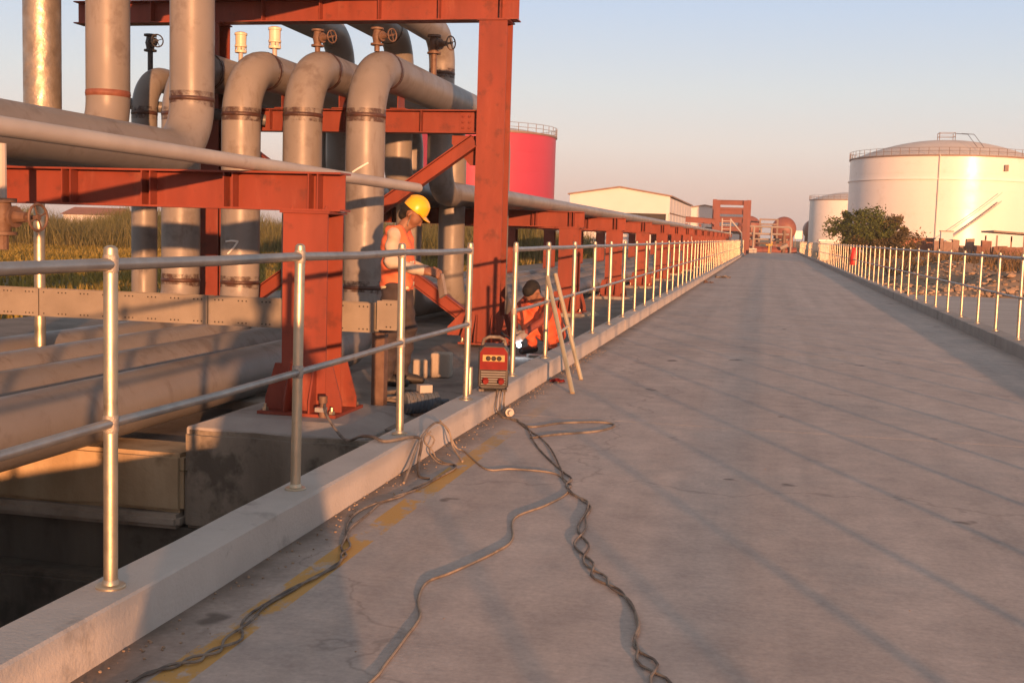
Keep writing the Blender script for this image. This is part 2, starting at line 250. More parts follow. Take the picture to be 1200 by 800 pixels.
# ------------------------------------------------------------------ mesh helpers
class MB:
    def __init__(s): s.v = []; s.f = []
    def add(s, vs, fs):
        o = len(s.v); s.v += [tuple(x) for x in vs]; s.f += [tuple(i+o for i in f) for f in fs]; return s
    def box(s, x0, x1, y0, y1, z0, z1):
        v = [(x, y, z) for x in (x0, x1) for y in (y0, y1) for z in (z0, z1)]
        return s.add(v, [(0, 1, 3, 2), (4, 6, 7, 5), (0, 4, 5, 1), (2, 3, 7, 6), (0, 2, 6, 4), (1, 5, 7, 3)])
    def obox(s, c, ax, ay, az):
        c, ax, ay, az = map(Vector, (c, ax, ay, az))
        v = [c + ax*i + ay*j + az*k for i in (-1, 1) for j in (-1, 1) for k in (-1, 1)]
        return s.add(v, [(0, 1, 3, 2), (4, 6, 7, 5), (0, 4, 5, 1), (2, 3, 7, 6), (0, 2, 6, 4), (1, 5, 7, 3)])
    def prism(s, pts, d):
        """closed outline of 3-D points swept along vector d"""
        d = Vector(d); a = [Vector(p) for p in pts]; n = len(a)
        return s.add(a + [p + d for p in a], [tuple(range(n))[::-1], tuple(range(n, 2*n))] + [(i, (i+1) % n, n+(i+1) % n, n+i) for i in range(n)])
    def tube(s, pts, r, n=12, cap=True, closed=False):
        P = [Vector(p) for p in pts]; m = len(P)
        rr = r if isinstance(r, (list, tuple)) else [r]*m
        T = []
        for i in range(m):
            a = P[i-1] if (i > 0 or closed) else P[i]; b = P[(i+1) % m] if (i < m-1 or closed) else P[i]
            t = (b-a); T.append(t.normalized() if t.length > 1e-9 else Vector((0, 0, 1)))
        ref = Vector((0, 0, 1)) if abs(T[0].z) < 0.9 else Vector((0, 1, 0))
        nrm = (ref - T[0]*ref.dot(T[0])).normalized()
        vs = []
        for i in range(m):
            nrm = (nrm - T[i]*nrm.dot(T[i])).normalized(); bi = T[i].cross(nrm)
            for k in range(n):
                a = 2*math.pi*k/n; vs.append(P[i] + (nrm*math.cos(a) + bi*math.sin(a))*rr[i])
        fs = []
        for i in range(m if closed else m-1):
            j = (i+1) % m
            for k in range(n): fs.append((i*n+k, i*n+(k+1) % n, j*n+(k+1) % n, j*n+k))
        if cap and not closed: fs += [tuple(range(n))[::-1], tuple((m-1)*n+k for k in range(n))]
        return s.add(vs, fs)
    def lathe(s, prof, c=(0, 0, 0), n=24, axis=None):
        """profile (r, h) turned about axis (default Z) at c"""
        ax = Vector(axis or (0, 0, 1)).normalized(); ref = Vector((1, 0, 0)) if abs(ax.x) < 0.9 else Vector((0, 1, 0))
        u = (ref - ax*ref.dot(ax)).normalized(); w = ax.cross(u); c = Vector(c); vs = []; fs = []
        for r_, h in prof:
            for k in range(n):
                a = 2*math.pi*k/n; vs.append(c + ax*h + (u*math.cos(a) + w*math.sin(a))*max(r_, 1e-4))
        for i in range(len(prof)-1):
            for k in range(n): fs.append((i*n+k, i*n+(k+1) % n, (i+1)*n+(k+1) % n, (i+1)*n+k))
        fs += [tuple(range(n))[::-1], tuple((len(prof)-1)*n+k for k in range(n))]
        return s.add(vs, fs)
    def mesh(s, name, m, smooth=35):
        me = bpy.data.meshes.new(name); me.from_pydata(s.v, [], s.f)
        me.materials.append(M[m] if isinstance(m, str) else m)
        if smooth:
            me.shade_smooth(); me.set_sharp_from_angle(angle=R(smooth))
        me.update(); return me
    def build(s, name, m, parent=None, smooth=35, loc=None):
        o = bpy.data.objects.new(name, s.mesh(name, m, smooth)); COL.objects.link(o)
        if parent: o.parent = parent
        if loc: o.location = loc
        return o
def recalc(o):
    bm = bmesh.new(); bm.from_mesh(o.data); bmesh.ops.recalc_face_normals(bm, faces=bm.faces); bm.to_mesh(o.data); bm.free(); return o
def bevel(o, w=0.01, seg=2):
    md = o.modifiers.new('bevel', 'BEVEL'); md.width = w; md.segments = seg; md.limit_method = 'ANGLE'; md.angle_limit = R(50); return o
def roughen(o, amt, size=0.12):
    """break a cast block up into small facets with chipped, uneven faces and rounded edges"""
    bm = bmesh.new(); bm.from_mesh(o.data); bmesh.ops.recalc_face_normals(bm, faces=bm.faces)
    bmesh.ops.bevel(bm, geom=bm.edges[:], offset=0.03, segments=2, affect='EDGES')
    for _ in range(4):
        es = [e for e in bm.edges if e.calc_length() > size*1.6]
        if not es: break
        bmesh.ops.subdivide_edges(bm, edges=es, cuts=1, use_grid_fill=True)
    bmesh.ops.triangulate(bm, faces=bm.faces)
    from mathutils import noise as mn
    for v_ in bm.verts:
        d_ = mn.noise(v_.co*3.1)*0.7+mn.noise(v_.co*9.0)*0.5; v_.co += v_.normal*amt*d_ if v_.normal.length else Vector()
    bm.to_mesh(o.data); bm.free(); o.data.shade_smooth(); o.data.set_sharp_from_angle(angle=R(40)); return o
def tag(o, label, cat, group=None):
    o['label'] = label; o['category'] = cat
    if group: o['group'] = group
    return o
def empty(name, loc=(0, 0, 0), rz=0):
    o = bpy.data.objects.new(name, None); COL.objects.link(o); o.location = loc; o.rotation_euler = (0, 0, rz); o.empty_display_size = 0.2; return o
def thing(name, label, cat, loc=(0, 0, 0), rz=0, group=None): return tag(empty(name, loc, rz), label, cat, group)
def struct(o): o['kind'] = 'structure'; return o
def stuff(o): o['kind'] = 'stuff'; return o
def link_mesh(name, me, parent=None, loc=(0, 0, 0), rz=0):
    o = bpy.data.objects.new(name, me); COL.objects.link(o); o.location = loc; o.rotation_euler = (0, 0, rz)
    if parent: o.parent = parent
    return o
def copy_tree(o, parent=None):
    c = o.copy(); COL.objects.link(c); c.parent = parent
    for ch in list(o.children): copy_tree(ch, c)
    return c
def fillet(pts, rad, seg=10):
    P = [Vector(p) for p in pts]; out = [P[0]]
    for i in range(1, len(P)-1):
        a = (P[i-1]-P[i]).normalized(); b = (P[i+1]-P[i]).normalized()
        ang = a.angle(b); d = rad/math.tan(ang/2); c = P[i] + (a+b).normalized()*(rad/math.sin(ang/2))
        p0 = P[i]+a*d; p1 = P[i]+b*d; v0 = p0-c; v1 = p1-c; tot = v0.angle(v1); ax = v0.cross(v1).normalized()
        for k in range(seg+1): out.append(c + Matrix.Rotation(tot*k/seg, 3, ax) @ v0)
    return out + [P[-1]]
def smooth_path(pts, sub=6):
    P = [Vector(p) for p in pts]; out = []
    for i in range(len(P)-1):
        a = P[max(0, i-1)]; b = P[i]; c = P[i+1]; d = P[min(len(P)-1, i+2)]
        for k in range(sub):
            t = k/sub
            out.append(0.5*((2*b) + (c-a)*t + (2*a-5*b+4*c-d)*t*t + (3*b-a-3*c+d)*t**3))
    return out + [P[-1]]
def np_mesh(name, v, f, mat):
    me = bpy.data.meshes.new(name); me.from_pydata(np.asarray(v).tolist(), [], np.asarray(f).tolist())
    me.materials.append(M[mat]); me.update(); return me

# ================================================================== SETTING
# ground: one sheet reaching the horizon, with the ditch left open
HX0, HX1, HY0, HY1 = -8.6, -2.2, -9.0, 7.3
g = MB(); B = 3500; Z0 = -0.32
for x0, x1, y0, y1 in ((-B, HX0, -B, B), (HX1, B, -B, B), (HX0, HX1, -B, HY0), (HX0, HX1, HY1, B)):
    g.add([(x0, y0, Z0), (x1, y0, Z0), (x1, y1, Z0), (x0, y1, Z0)], [(0, 1, 2, 3)])
struct(g.build('ground', 'grassland', smooth=0))
# ditch under the road bridge
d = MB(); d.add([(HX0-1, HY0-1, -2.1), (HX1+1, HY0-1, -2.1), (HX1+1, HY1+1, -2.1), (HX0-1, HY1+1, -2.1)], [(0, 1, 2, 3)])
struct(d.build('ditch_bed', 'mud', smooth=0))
d = MB(); d.box(HX0-0.4, -3.9, 7.28, 7.75, -0.62, -0.20); struct(roughen(d.build('headwall', 'head', smooth=0), 0.016))          # lit cap beam under the pipes
d = MB(); d.box(HX0-0.4, -3.9, 7.22, 7.75, -0.72, -0.622); struct(roughen(d.build('headwall_ledge', 'old', smooth=0), 0.014))
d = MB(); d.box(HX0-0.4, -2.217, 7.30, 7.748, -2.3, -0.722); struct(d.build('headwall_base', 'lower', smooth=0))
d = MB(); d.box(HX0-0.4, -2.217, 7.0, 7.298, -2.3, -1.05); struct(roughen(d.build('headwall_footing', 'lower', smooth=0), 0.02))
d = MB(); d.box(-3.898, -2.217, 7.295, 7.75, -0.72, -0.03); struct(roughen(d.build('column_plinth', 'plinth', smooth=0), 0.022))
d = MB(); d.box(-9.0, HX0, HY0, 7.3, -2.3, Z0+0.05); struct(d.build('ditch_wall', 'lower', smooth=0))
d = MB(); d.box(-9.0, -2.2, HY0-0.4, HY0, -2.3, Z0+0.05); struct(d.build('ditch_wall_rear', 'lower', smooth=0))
d = MB(); d.box(-2.19, -1.9, -60, 7.75, -2.3, -0.12); struct(d.build('bridge_abutment', 'old', smooth=0))
# road of cast slabs with open joints
road = MB(); road.box(-2.10, 3.30, -60, 150, -0.30, -0.03); road = struct(road.build('road', 'slab', smooth=0))
ys = [-60, -45, -33.3, -21.3, -9.3, 2.7-6, 2.7, 8.7] + [8.7+6*k for k in range(1, 24)] + [150]
ys = sorted(set(ys))
for i in range(len(ys)-1):
    s = MB(); y0, y1 = ys[i]+0.003, ys[i+1]-0.003
    dz = 0.0
    s.box(-2.04, 3.26, y0, y1, -0.028, dz)
    s.build('road_slab', 'road', road, smooth=0)
# kerbs
def kerb(name, x0, x1, joints, mat='kerb'):
    k0 = MB(); k0.box(x0+0.02, x1-0.02, -60, 140, -0.25, 0.12); k0 = struct(k0.build(name, mat, smooth=0))
    for a, b in zip(joints[:-1], joints[1:]):
        q = MB(); nseg = max(2, int((b-a)/0.5)); pv = []; 
        for t in range(nseg+1):
            y = a+0.006 + (b-a-0.012)*t/nseg; w = lambda: rnd.uniform(-0.004, 0.004)
            pv.append([(x0+w(), y, -0.22), (x1+w(), y, -0.22), (x1+w(), y, 0.160+w()), (x1-0.012, y, 0.168+w()), (x0+0.012, y, 0.167+w()), (x0+w(), y, 0.158)])
        vs = [p for r_ in pv for p in r_]; fs = [(0, 1, 2, 3, 4, 5), tuple(nseg*6+k for k in range(6))[::-1]]
        for t in range(nseg):
            for k in range(6): fs.append((t*6+k, (t+1)*6+k, (t+1)*6+(k+1) % 6, t*6+(k+1) % 6))
        q.add(vs, fs); recalc(q.build('kerb_block', mat, k0, smooth=25))
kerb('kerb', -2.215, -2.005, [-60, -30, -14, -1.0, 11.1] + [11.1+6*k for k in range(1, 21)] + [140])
kerb('kerb', 3.20, 3.46, [-60, -30, -9] + [-9+6*k for k in range(1, 24)] + [140], 'kerb_shade')
# walkway strip where the columns stand, and the pipe bed
w = MB(); w.box(-3.9, -2.217, 7.752, 140, -0.5, -0.012); struct(w.build('walkway', 'slab', smooth=0))
w = MB(); w.box(-12.0, -3.902, 7.752, 140, -0.5, -0.24); struct(w.build('pipe_bed', 'slab', smooth=0))
w = MB(); w.box(-14.0, -9.002, -40, 7.75, -0.5, -0.25); struct(w.build('pavement', 'pale_ground', smooth=0))
# flats to the right of the road
w = MB(); w.box(3.462, 70, -60, 36.5, -0.5, -0.10); struct(w.build('mud_flat', 'pale_ground', smooth=0))
def hgt(x, y):
    e = min(1, max(0, (y-36.2)/3.0)); e2 = min(1, max(0, (x-3.7)/3))
    return -0.16 + e*e2*(0.50 + 0.20*math.sin(x*0.9+y*0.3) + 0.18*math.sin(x*0.37-y*0.7+1) + 0.10*math.sin(x*2.1+y*1.7)) - 0.004*max(0, y-60)
t = MB(); xs = [3.47+0.55*i for i in range(95)]; yy = [36.0+0.6*i for i in range(30)] + [54+2.2*i for i in range(30)]
vs = [(x, y, hgt(x, y)+rnd.uniform(-0.06, 0.06)*(y > 36.8)) for y in yy for x in xs]; nx = len(xs)
t.add(vs, [(j*nx+i, j*nx+i+1, (j+1)*nx+i+1, (j+1)*nx+i) for j in range(len(yy)-1) for i in range(nx-1)])
struct(t.build('rough_bank', 'dirt'))

# ================================================================== RAILINGS
PITCH = 1.58
def post_mesh():
    m = MB(); m.lathe([(0.0235, 0), (0.0235, 1.135), (0.0215, 1.146), (0.012, 1.153), (0.002, 1.155)], n=14); return m.mesh('post', 'gal', 40)
POST = post_mesh()
m = MB(); m.lathe([(0.050, 0), (0.050, 0.008), (0.047, 0.012), (0.030, 0.014), (0.028, 0.022), (0.0245, 0.030)], n=18); FLANGE = m.mesh('base_flange', 'gal', 30)
m = MB(); m.lathe([(0.0238, -0.03), (0.026, -0.022), (0.0262, 0.022), (0.0238, 0.03)], n=14)
COLLAR = m.mesh('weld_collar', 'weldgal', 40)
def railing(label, x, ylist, detail_to):
    t = thing('handrail', label, 'handrail', (x, ylist[0], 0.166))
    for i, y in enumerate(ylist):
        jx = rnd.uniform(-0.006, 0.006)
        p = link_mesh('post', POST, t, (jx, y-ylist[0], 0)); p.rotation_euler = (rnd.uniform(-0.006, 0.006), rnd.uniform(-0.006, 0.006), 0)
        if y < detail_to:
            link_mesh('base_flange', FLANGE, p); link_mesh('weld_collar', COLLAR, p, (0, 0, 1.094)); link_mesh('weld_collar', COLLAR, p, (0, 0, 0.56))
    # rails run from post to post, joined at about every third bay
    n = len(ylist)
    for h, r_, nm in ((1.094, 0.0205, 'top_rail'), (0.56, 0.0165, 'mid_rail')):
        i = 0
        while i < n-1:
            j = min(n-1, i+3) if n-1-i > 4 else n-1
            mm = MB(); pts = []
            for k in range(i, j+1):
                pts.append((0, ylist[k]-ylist[0], h+rnd.uniform(-0.004, 0.004)))
                if k < j: pts.append((rnd.uniform(-0.003, 0.003), ylist[k]+PITCH/2-ylist[0], h-0.004))
            mm.tube(pts, r_, 12 if ylist[i] < 40 else 8); mm.build(nm, 'rail', t)
            i = j
    return t
railing('nearest stretch of galvanised tube handrail on the left kerb, over the dark ditch', -2.11, [-7.6+PITCH*k for k in range(11)], 30)
railing('long galvanised handrail on the left kerb from the welding machine to the far end', -2.11, [9.74+PITCH*k for k in range(75)], 40)
railing('long galvanised handrail on the right kerb facing the white tank', 3.35, [-10.2+PITCH*k for k in range(88)], 40)
o = MB(); o.lathe([(0.024, 0), (0.024, 0.20), (0.021, 0.206)], n=14); o = o.build('post_stub', 'gal', loc=(-2.17, 8.52, 0.166))
tag(o, 'short cut-off tube stub standing on the kerb beside the welding machine', 'post stub')

# ================================================================== STEEL FRAMES
def h_section(mb, p0, p1, up, wid, dep, tf=0.016, tw=0.012):
    """H-section from p0 to p1; flanges lie across 'up' (their normals along up), wid = flange width, dep = depth along up"""
    p0, p1, up = Vector(p0), Vector(p1), Vector(up).normalized(); ax = (p1-p0).normalized(); up = (up-ax*up.dot(ax)).normalized(); sd_ = ax.cross(up)
    w2, d2 = wid/2, dep/2
    o = [(-w2, -d2), (w2, -d2), (w2, -d2+tf), (tw/2, -d2+tf), (tw/2, d2-tf), (w2, d2-tf), (w2, d2), (-w2, d2), (-w2, d2-tf), (-tw/2, d2-tf), (-tw/2, -d2+tf), (-w2, -d2+tf)]
    mb.prism([p0 + sd_*a + up*b for a, b in o], p1-p0)
    return mb
def beam_with_stiffeners(name, x0, x1, y, z0, z1, wid, xs, parent, mat='red', pair=0.07):
    b = MB(); h_section(b, (x0, y, (z0+z1)/2), (x1, y, (z0+z1)/2), (0, 0, 1), wid, z1-z0, 0.014, 0.01)
    o = recalc(b.build(name, mat, parent, 0))
    for x in xs:
        for s in (-1, 1) if pair else (0,):
            q = MB(); q.box(x+s*pair/2-0.005, x+s*pair/2+0.005, y-wid/2+0.004, y-0.007, z0+0.0145, z1-0.0145)
            q.box(x+s*pair/2-0.005, x+s*pair/2+0.005, y+0.007, y+wid/2-0.004, z0+0.0145, z1-0.0145)
            q.build('stiffener', mat, o, 0)
    return o
def column(parent, x, y, z0, z1, wid, dep, mat='red', base=True, gus=True, pan=False):
    c = MB(); h_section(c, (x, y, z0+0.02), (x, y, z1-0.018), (0, 1, 0), wid, dep)
    c = recalc(c.build('column', mat, parent, 0))
    q = MB(); q.box(x-wid/2-0.02, x+wid/2+0.02, y-dep/2-0.02, y+dep/2+0.02, z1-0.017, z1); q.build('cap_plate', mat, c, 0)
    if base:
        q = MB(); q.box(x-wid/2-0.13, x+wid/2+0.13, y-dep/2-0.13, y+dep/2+0.13, z0, z0+0.022); q.build('base_plate', mat, c, 0)
        if gus:
            gh = 0.36
            for s in (-1, 1):      # side wings in the plane of each flange
                for f in (-1, 1):
                    yy_ = y+f*(dep/2-0.008); q = MB()
                    x1_ = x+s*(wid/2+0.001)
                    q.prism([(x1_, yy_-0.007, z0+0.023), (x1_+s*0.125, yy_-0.007, z0+0.023), (x1_+s*0.125, yy_-0.007, z0+0.10), (x1_+s*0.05, yy_-0.007, z0+gh), (x1_, yy_-0.007, z0+gh)], (0, 0.014, 0))
                    recalc(q.build('gusset', mat, c, 0))
            for f in (-1, 1):      # ribs standing off the flanges
                for xo in (-wid*0.28, wid*0.28):
                    y1_ = y+f*(dep/2+0.001); q = MB()
                    q.prism([(x+xo-0.007, y1_, z0+0.023), (x+xo-0.007, y1_+f*0.125, z0+0.023), (x+xo-0.007, y1_+f*0.125, z0+0.10), (x+xo-0.007, y1_+f*0.03, z0+gh), (x+xo-0.007, y1_, z0+gh)], (0.014, 0, 0))
                    recalc(q.build('gusset', mat, c, 0))
            for sx_ in (-1, 1):
                for sy_ in (-1, 1):
                    q = MB(); q.lathe([(0.012, 0), (0.012, 0.05)], (x+sx_*(wid/2+0.085), y+sy_*(dep/2+0.085), z0+0.022), 8)
                    q.lathe([(0.024, 0), (0.024, 0.022)], (x+sx_*(wid/2+0.085), y+sy_*(dep/2+0.085), z0+0.023), 6); q.build('anchor_bolt', 'gal', c, 0)
    return c
XR, XL = -3.24, -7.07
def pedestal(parent, x, y, hz=0.045, b0=0.50, b1=0.42, mat='old'):
    q = MB(); zt = hz; zb = -0.14
    vs = [(x+sx_*b0, y+sy_*b0, zb) for sx_, sy_ in ((-1, -1), (1, -1), (1, 1), (-1, 1))] + [(x+sx_*b0, y+sy_*b0, zt-0.06) for sx_, sy_ in ((-1, -1), (1, -1), (1, 1), (-1, 1))] + [(x+sx_*b1, y+sy_*b1, zt) for sx_, sy_ in ((-1, -1), (1, -1), (1, 1), (-1, 1))]
    q.add(vs, [(0, 1, 5, 4), (1, 2, 6, 5), (2, 3, 7, 6), (3, 0, 4, 7), (4, 5, 9, 8), (5, 6, 10, 9), (6, 7, 11, 10), (7, 4, 8, 11), (8, 9, 10, 11)])
    return bevel(q.build('concrete_footing', mat, parent, 0), 0.012)
def low_frame(label, y, group=None, near=False, xr=XR):
    f = thing('pipe_support_frame', label, 'pipe support', (xr, y, 0), 0, group)
    rx = lambda x: x-xr
    column(f, 0, 0, 0.046, 1.51, 0.34, 0.32)
    column(f, rx(XL), 0, -0.1, 1.51, 0.34, 0.32, gus=False)
    beam_with_stiffeners('cross_beam', rx(XL)-0.25, 0.24, 0, 1.512, 1.79, 0.22, [0.03-0.66*k for k in range(6)], f)
    pedestal(f, 0, 0, 0.045, 0.66 if near else 0.50, 0.47 if near else 0.42, 'kerb_shade' if near else 'old'); pedestal(f, rx(XL), 0, -0.101)
    return f
fA = low_frame('nearest low red portal frame, its single thick column standing behind the handrail', 8.0, near=True)
names = ['first low red portal frame beyond the tall red frame', 'second low red portal frame beyond the tall red frame', 'third low red portal frame beyond the tall red frame', 'fourth low red portal frame beyond the tall red frame']
proto = low_frame(names[0], 20.0, 'red portal frames along the left kerb', xr=-3.36)
fA['group'] = 'red portal frames along the left kerb'
for k in range(1, 15):
    c = copy_tree(proto); c.location = (-3.36, 20.0+6*k, 0)
    c['label'] = names[k] if k < 4 else ['fifth','sixth','seventh','eighth','ninth','tenth','eleventh','twelfth','thirteenth','fourteenth','fifteenth'][k-4] + ' low red portal frame beyond the tall red frame, counting into the distance'
    c['group'] = 'red portal frames along the left kerb' if k < 4 else 'far red portal frames'
# tall frame with X-bracing
YB = 14.0; XB = -3.35
fB = thing('tall_pipe_frame', 'tall red steel frame with cross bracing beside the worker in the yellow helmet', 'pipe support', (XB, YB, 0))
def bx_(x): return x-XB
column(fB, 0, 0, 0.02, 3.945, 0.35, 0.32)
column(fB, bx_(-7.07), 0, -0.1, 3.945, 0.30, 0.32, gus=False)
beam_with_stiffeners('top_beam', bx_(-9.0), 0.28, 0, 3.946, 4.23, 0.24, [0.07-0.77*k for k in range(8)], fB, pair=0.0)
beam_with_stiffeners('middle_beam', bx_(-6.918), -0.178, 0, 2.59, 2.87, 0.2, [-0.9, -1.9, -2.9], fB, pair=0.0)
for nm, a, b, oy in (('brace', (bx_(-3.56), 0, 2.50), (bx_(-6.85), 0, 0.18), -0.085), ('brace', (bx_(-6.85), 0, 2.50), (bx_(-3.56), 0, 0.26), 0.085)):
    q = MB(); h_section(q, (a[0], oy, a[2]), (b[0], oy, b[2]), (0, 0, 1), 0.15, 0.16, 0.012, 0.009); recalc(q.build('brace', 'red', fB, 0))
for x, z, sx_, sz in ((-3.53, 2.565, -1, -1), (-6.915, 2.565, 1, -1), (-3.53, 0.10, -1, 1), (-6.915, 0.05, 1, 1)):
    q = MB(); q.prism([(bx_(x), -0.006, z), (bx_(x)+sx_*0.34, -0.006, z), (bx_(x)+sx_*0.34, -0.006, z+sz*0.10), (bx_(x)+sx_*0.10, -0.006, z+sz*0.36), (bx_(x), -0.006, z+sz*0.36)], (0, 0.012, 0)); recalc(q.build('gusset', 'red', fB, 0))
BOLT = MB(); BOLT.lathe([(0.017, 0), (0.017, 0.013), (0.013, 0.016)], n=6, axis=(0, -1, 0)); BOLT.lathe([(0.009, 0.016), (0.009, 0.024)], n=6, axis=(0, -1, 0)); BOLT = BOLT.mesh('bolt', 'red', 0)
for x in (-0.22, -0.30, -0.38):
    for z in (2.66, 2.73, 2.80): link_mesh('bolt', BOLT, fB, (x, -0.0145, z))
q = MB(); q.box(-0.42, -0.18, -0.014, -0.0055, 2.62, 2.84); q.build('splice_plate', 'red', fB, 0)
for x, z in ((-0.24, 2.49), (-0.31, 2.44), (-0.38, 2.49), (-0.24, 2.40)): link_mesh('bolt', BOLT, fB, (x, -0.006, z))
BOLTZ = MB(); BOLTZ.lathe([(0.016, 0), (0.016, 0.014)], n=6); BOLTZ.lathe([(0.008, 0.014), (0.008, 0.03)], n=6); BOLTZ = BOLTZ.mesh('bolt', 'red', 0)
for x in (-0.13, 0.13):
    for y in (-0.085, 0.085): link_mesh('bolt', BOLTZ, fA, (x, y, 1.526))
# far end: two tall frames over the rack
def far_frame(y, label, zs, x0=-6.0, x1=-2.55, top=5.0):
    f = thing('tall_pipe_frame', label, 'pipe support', (x1, y, 0), 0, 'tall red frames at the far end')
    for x in (x0-x1, 0):
        q = MB(); h_section(q, (x, 0, 0), (x, 0, top), (0, 1, 0), 0.4, 0.4); recalc(q.build('column', 'redfar', f, 0))
    for z in zs:
        q = MB(); h_section(q, (x0-x1-0.2, 0, z), (0.2, 0, z), (0, 0, 1), 0.25, 0.42); recalc(q.build('cross_beam', 'redfar', f, 0))
    return f
far_frame(107, 'tall red frame with three cross beams far down the left side', (4.62, 3.8, 3.05, 2.3), -4.55, -2.1, 4.84)
far_frame(115, 'second tall red frame standing just behind the other at the far end', (4.9, 4.2, 3.3), -5.2, -1.95, 5.15)
t = thing('red_platform', 'low dark red steel platform left of the far tall frame', 'platform', (-6.3, 104, 0))
q = MB(); h_section(q, (-0.9, 0, 3.0), (1.7, 0, 2.85), (0, 0, 1), 0.3, 0.5); recalc(q.build('deck_beam', 'redfar', t, 0))
for x in (-0.8, 0.4, 1.5):
    q = MB(); q.box(x-0.1, x+0.1, -0.1, 0.1, -0.3, 2.62); q.build('leg', 'redfar', t, 0)
t = thing('white_ladder', 'pale steel ladder with handrail in front of the far tall red frame', 'ladder', (-3.5, 100, 0))
for x in (-0.35, 0.35):
    q = MB(); q.tube([(x, 0, 0), (x, 0, 3.1)], 0.06, 6); q.build('stile', 'pale_pipe', t)
for k in range(8):
    q = MB(); q.tube([(-0.35, 0, 0.5+0.34*k), (0.35, 0, 0.5+0.34*k)], 0.035, 6); q.build('rung', 'pale_pipe', t)
q = MB(); q.tube([(0.35, 0, 3.0), (1.3, 0, 1.9), (1.35, 0, 0)], 0.06, 6); q.build('handrail', 'pale_pipe', t)

# ================================================================== PIPES
def pipe(label, pts, D, bend=None, mat='pipe', welds=(), n=28, name='steel_pipe', group=None, shoes=()):
    bend = bend or 1.25*D
    path = fillet(pts, bend, 12) if len(pts) > 2 else [Vector(p) for p in pts]
    p0 = Vector(pts[0])
    t = thing(name, label, 'pipe', tuple(p0), 0, group)
    mb = MB(); mb.tube([p-p0 for p in path], D/2, n); mb.build('pipe_body', mat, t, 45)
    for w_ in welds:                       # (point, direction, material, width)
        c, dr, wm, wd = w_; c = Vector(c)-p0; dr = Vector(dr).normalized()
        q = MB(); q.lathe([(D/2-0.004, -wd/2), (D/2+0.003, -wd/2+0.004), (D/2+0.004, -0.007), (D/2+0.007, 0), (D/2+0.004, 0.007), (D/2+0.003, wd/2-0.004), (D/2-0.004, wd/2)], c, n, dr); recalc(q.build('weld_band', wm, t, 60))
        if wm == 'seam':
            q = MB(); hw = wd*1.5; q.lathe([(D/2+0.0012, -hw), (D/2+0.0018, -wd*0.4), (D/2+0.0018, wd*0.4), (D/2+0.0012, hw)], c, n, dr); q.f = q.f[:-2]; recalc(q.build('heat_mark', 'scorch', t, 60))
    for (x, y, z0, z1) in shoes:
        q = MB(); q.box(x-0.10-p0.x, x+0.10-p0.x, y-0.13-p0.y, y+0.13-p0.y, z0-p0.z, z0+0.012-p0.z); q.box(x-0.006-p0.x, x+0.006-p0.x, y-0.13-p0.y, y+0.13-p0.y, z0+0.012-p0.z, z1-p0.z); q.build('pipe_shoe', 'red', t, 0)
    return t
D1 = 0.45; ZL = 0.075; ZH = 3.255; YU = 12.72; YD = 19.3
loopl = [(-4.54, 'grey loop pipe nearest the handrail, arching over the middle red beam'), (-5.305, 'grey loop pipe arching in the middle of the three front risers'),
         (-6.07, 'grey loop pipe with a chalked seven, leftmost of the three front arches'), (-6.835, 'grey loop pipe hidden behind the big left riser')]
for i, (x, lb) in enumerate(loopl):
    rb = 0.62
    pipe(lb, [(x, -12, ZL), (x, YU, ZL), (x, YU, ZH), (x, YD, ZH), (x, YD, ZL), (x, 128, ZL)], D1, rb,
         welds=[((x, YU, ZH-rb+0.03), (0, 0, 1), 'seam', 0.05), ((x, YU+rb, ZH), (0, 1, 0), 'seam', 0.045), ((x, YU, 0.72), (0, 0, 1), 'seam', 0.05), ((x, 5.6, ZL), (0, 1, 0), 'seam', 0.03)],
         group='pipe loops', shoes=[(x, YB, 2.871, ZH-D1/2+0.02)])
# concrete sleepers under the low pipes
for k, y in enumerate([9.6, 23, 29, 35, 41, 47]):
    q = MB(); q.box(-7.4, -3.95, y-0.16, y+0.16, -0.30, -0.152); o = bevel(q.build('pipe_sleeper', 'old', smooth=0), 0.015)
    tag(o, ['concrete sleeper under the four low pipes beside the cable tray', 'first concrete sleeper under the low pipes beyond the tall red frame', 'second concrete sleeper under the low pipes beyond the tall red frame', 'third concrete sleeper under the low pipes beyond the tall red frame', 'fourth concrete sleeper under the low pipes beyond the tall red frame', 'fifth concrete sleeper under the low pipes beyond the tall red frame'][k], 'sleeper', 'pipe sleepers')
# high pipes: run on the low beams, rise, cross the tall frame and drop to the rack
ZP = 2.09; ZT = 4.46; YR = 11.15; YQ = 18.0; ZR = 2.0
pipe('big grey pipe turning up into the right one of two tall left risers', [(-5.87, -12, ZP), (-5.87, YR, ZP), (-5.87, YR, ZT), (-5.87, YQ, ZT), (-5.87, YQ, ZR), (-5.87, 126, ZR)], 0.45, 0.55,
     welds=[((-5.87, YR, 2.66), (0, 0, 1), 'seam', 0.05), ((-5.87, YQ-0.6, ZT), (0, 1, 0), 'seam', 0.04)], shoes=[(-5.87, 8.0, 1.791, ZP-0.2)], group='high pipes')
pipe('tall grey riser with a red weld band, left of the biggest riser', [(-6.86, -12, ZP), (-6.86, YR+0.05, ZP), (-6.86, YR+0.05, ZT), (-6.86, YQ, ZT), (-6.86, YQ, ZR), (-6.86, 126, ZR)], 0.45, 0.55,
     welds=[((-6.86, YR+0.05, 2.72), (0, 0, 1), 'rustband', 0.07)], shoes=[(-6.86, 8.0, 1.791, ZP-0.2)], group='high pipes')
pipe('shiny foil-clad riser at the far left edge', [(-7.6, -12, 2.12), (-7.6, YR, 2.12), (-7.6, YR, 5.4)], 0.385, 0.45, mat='foil', name='clad_pipe')
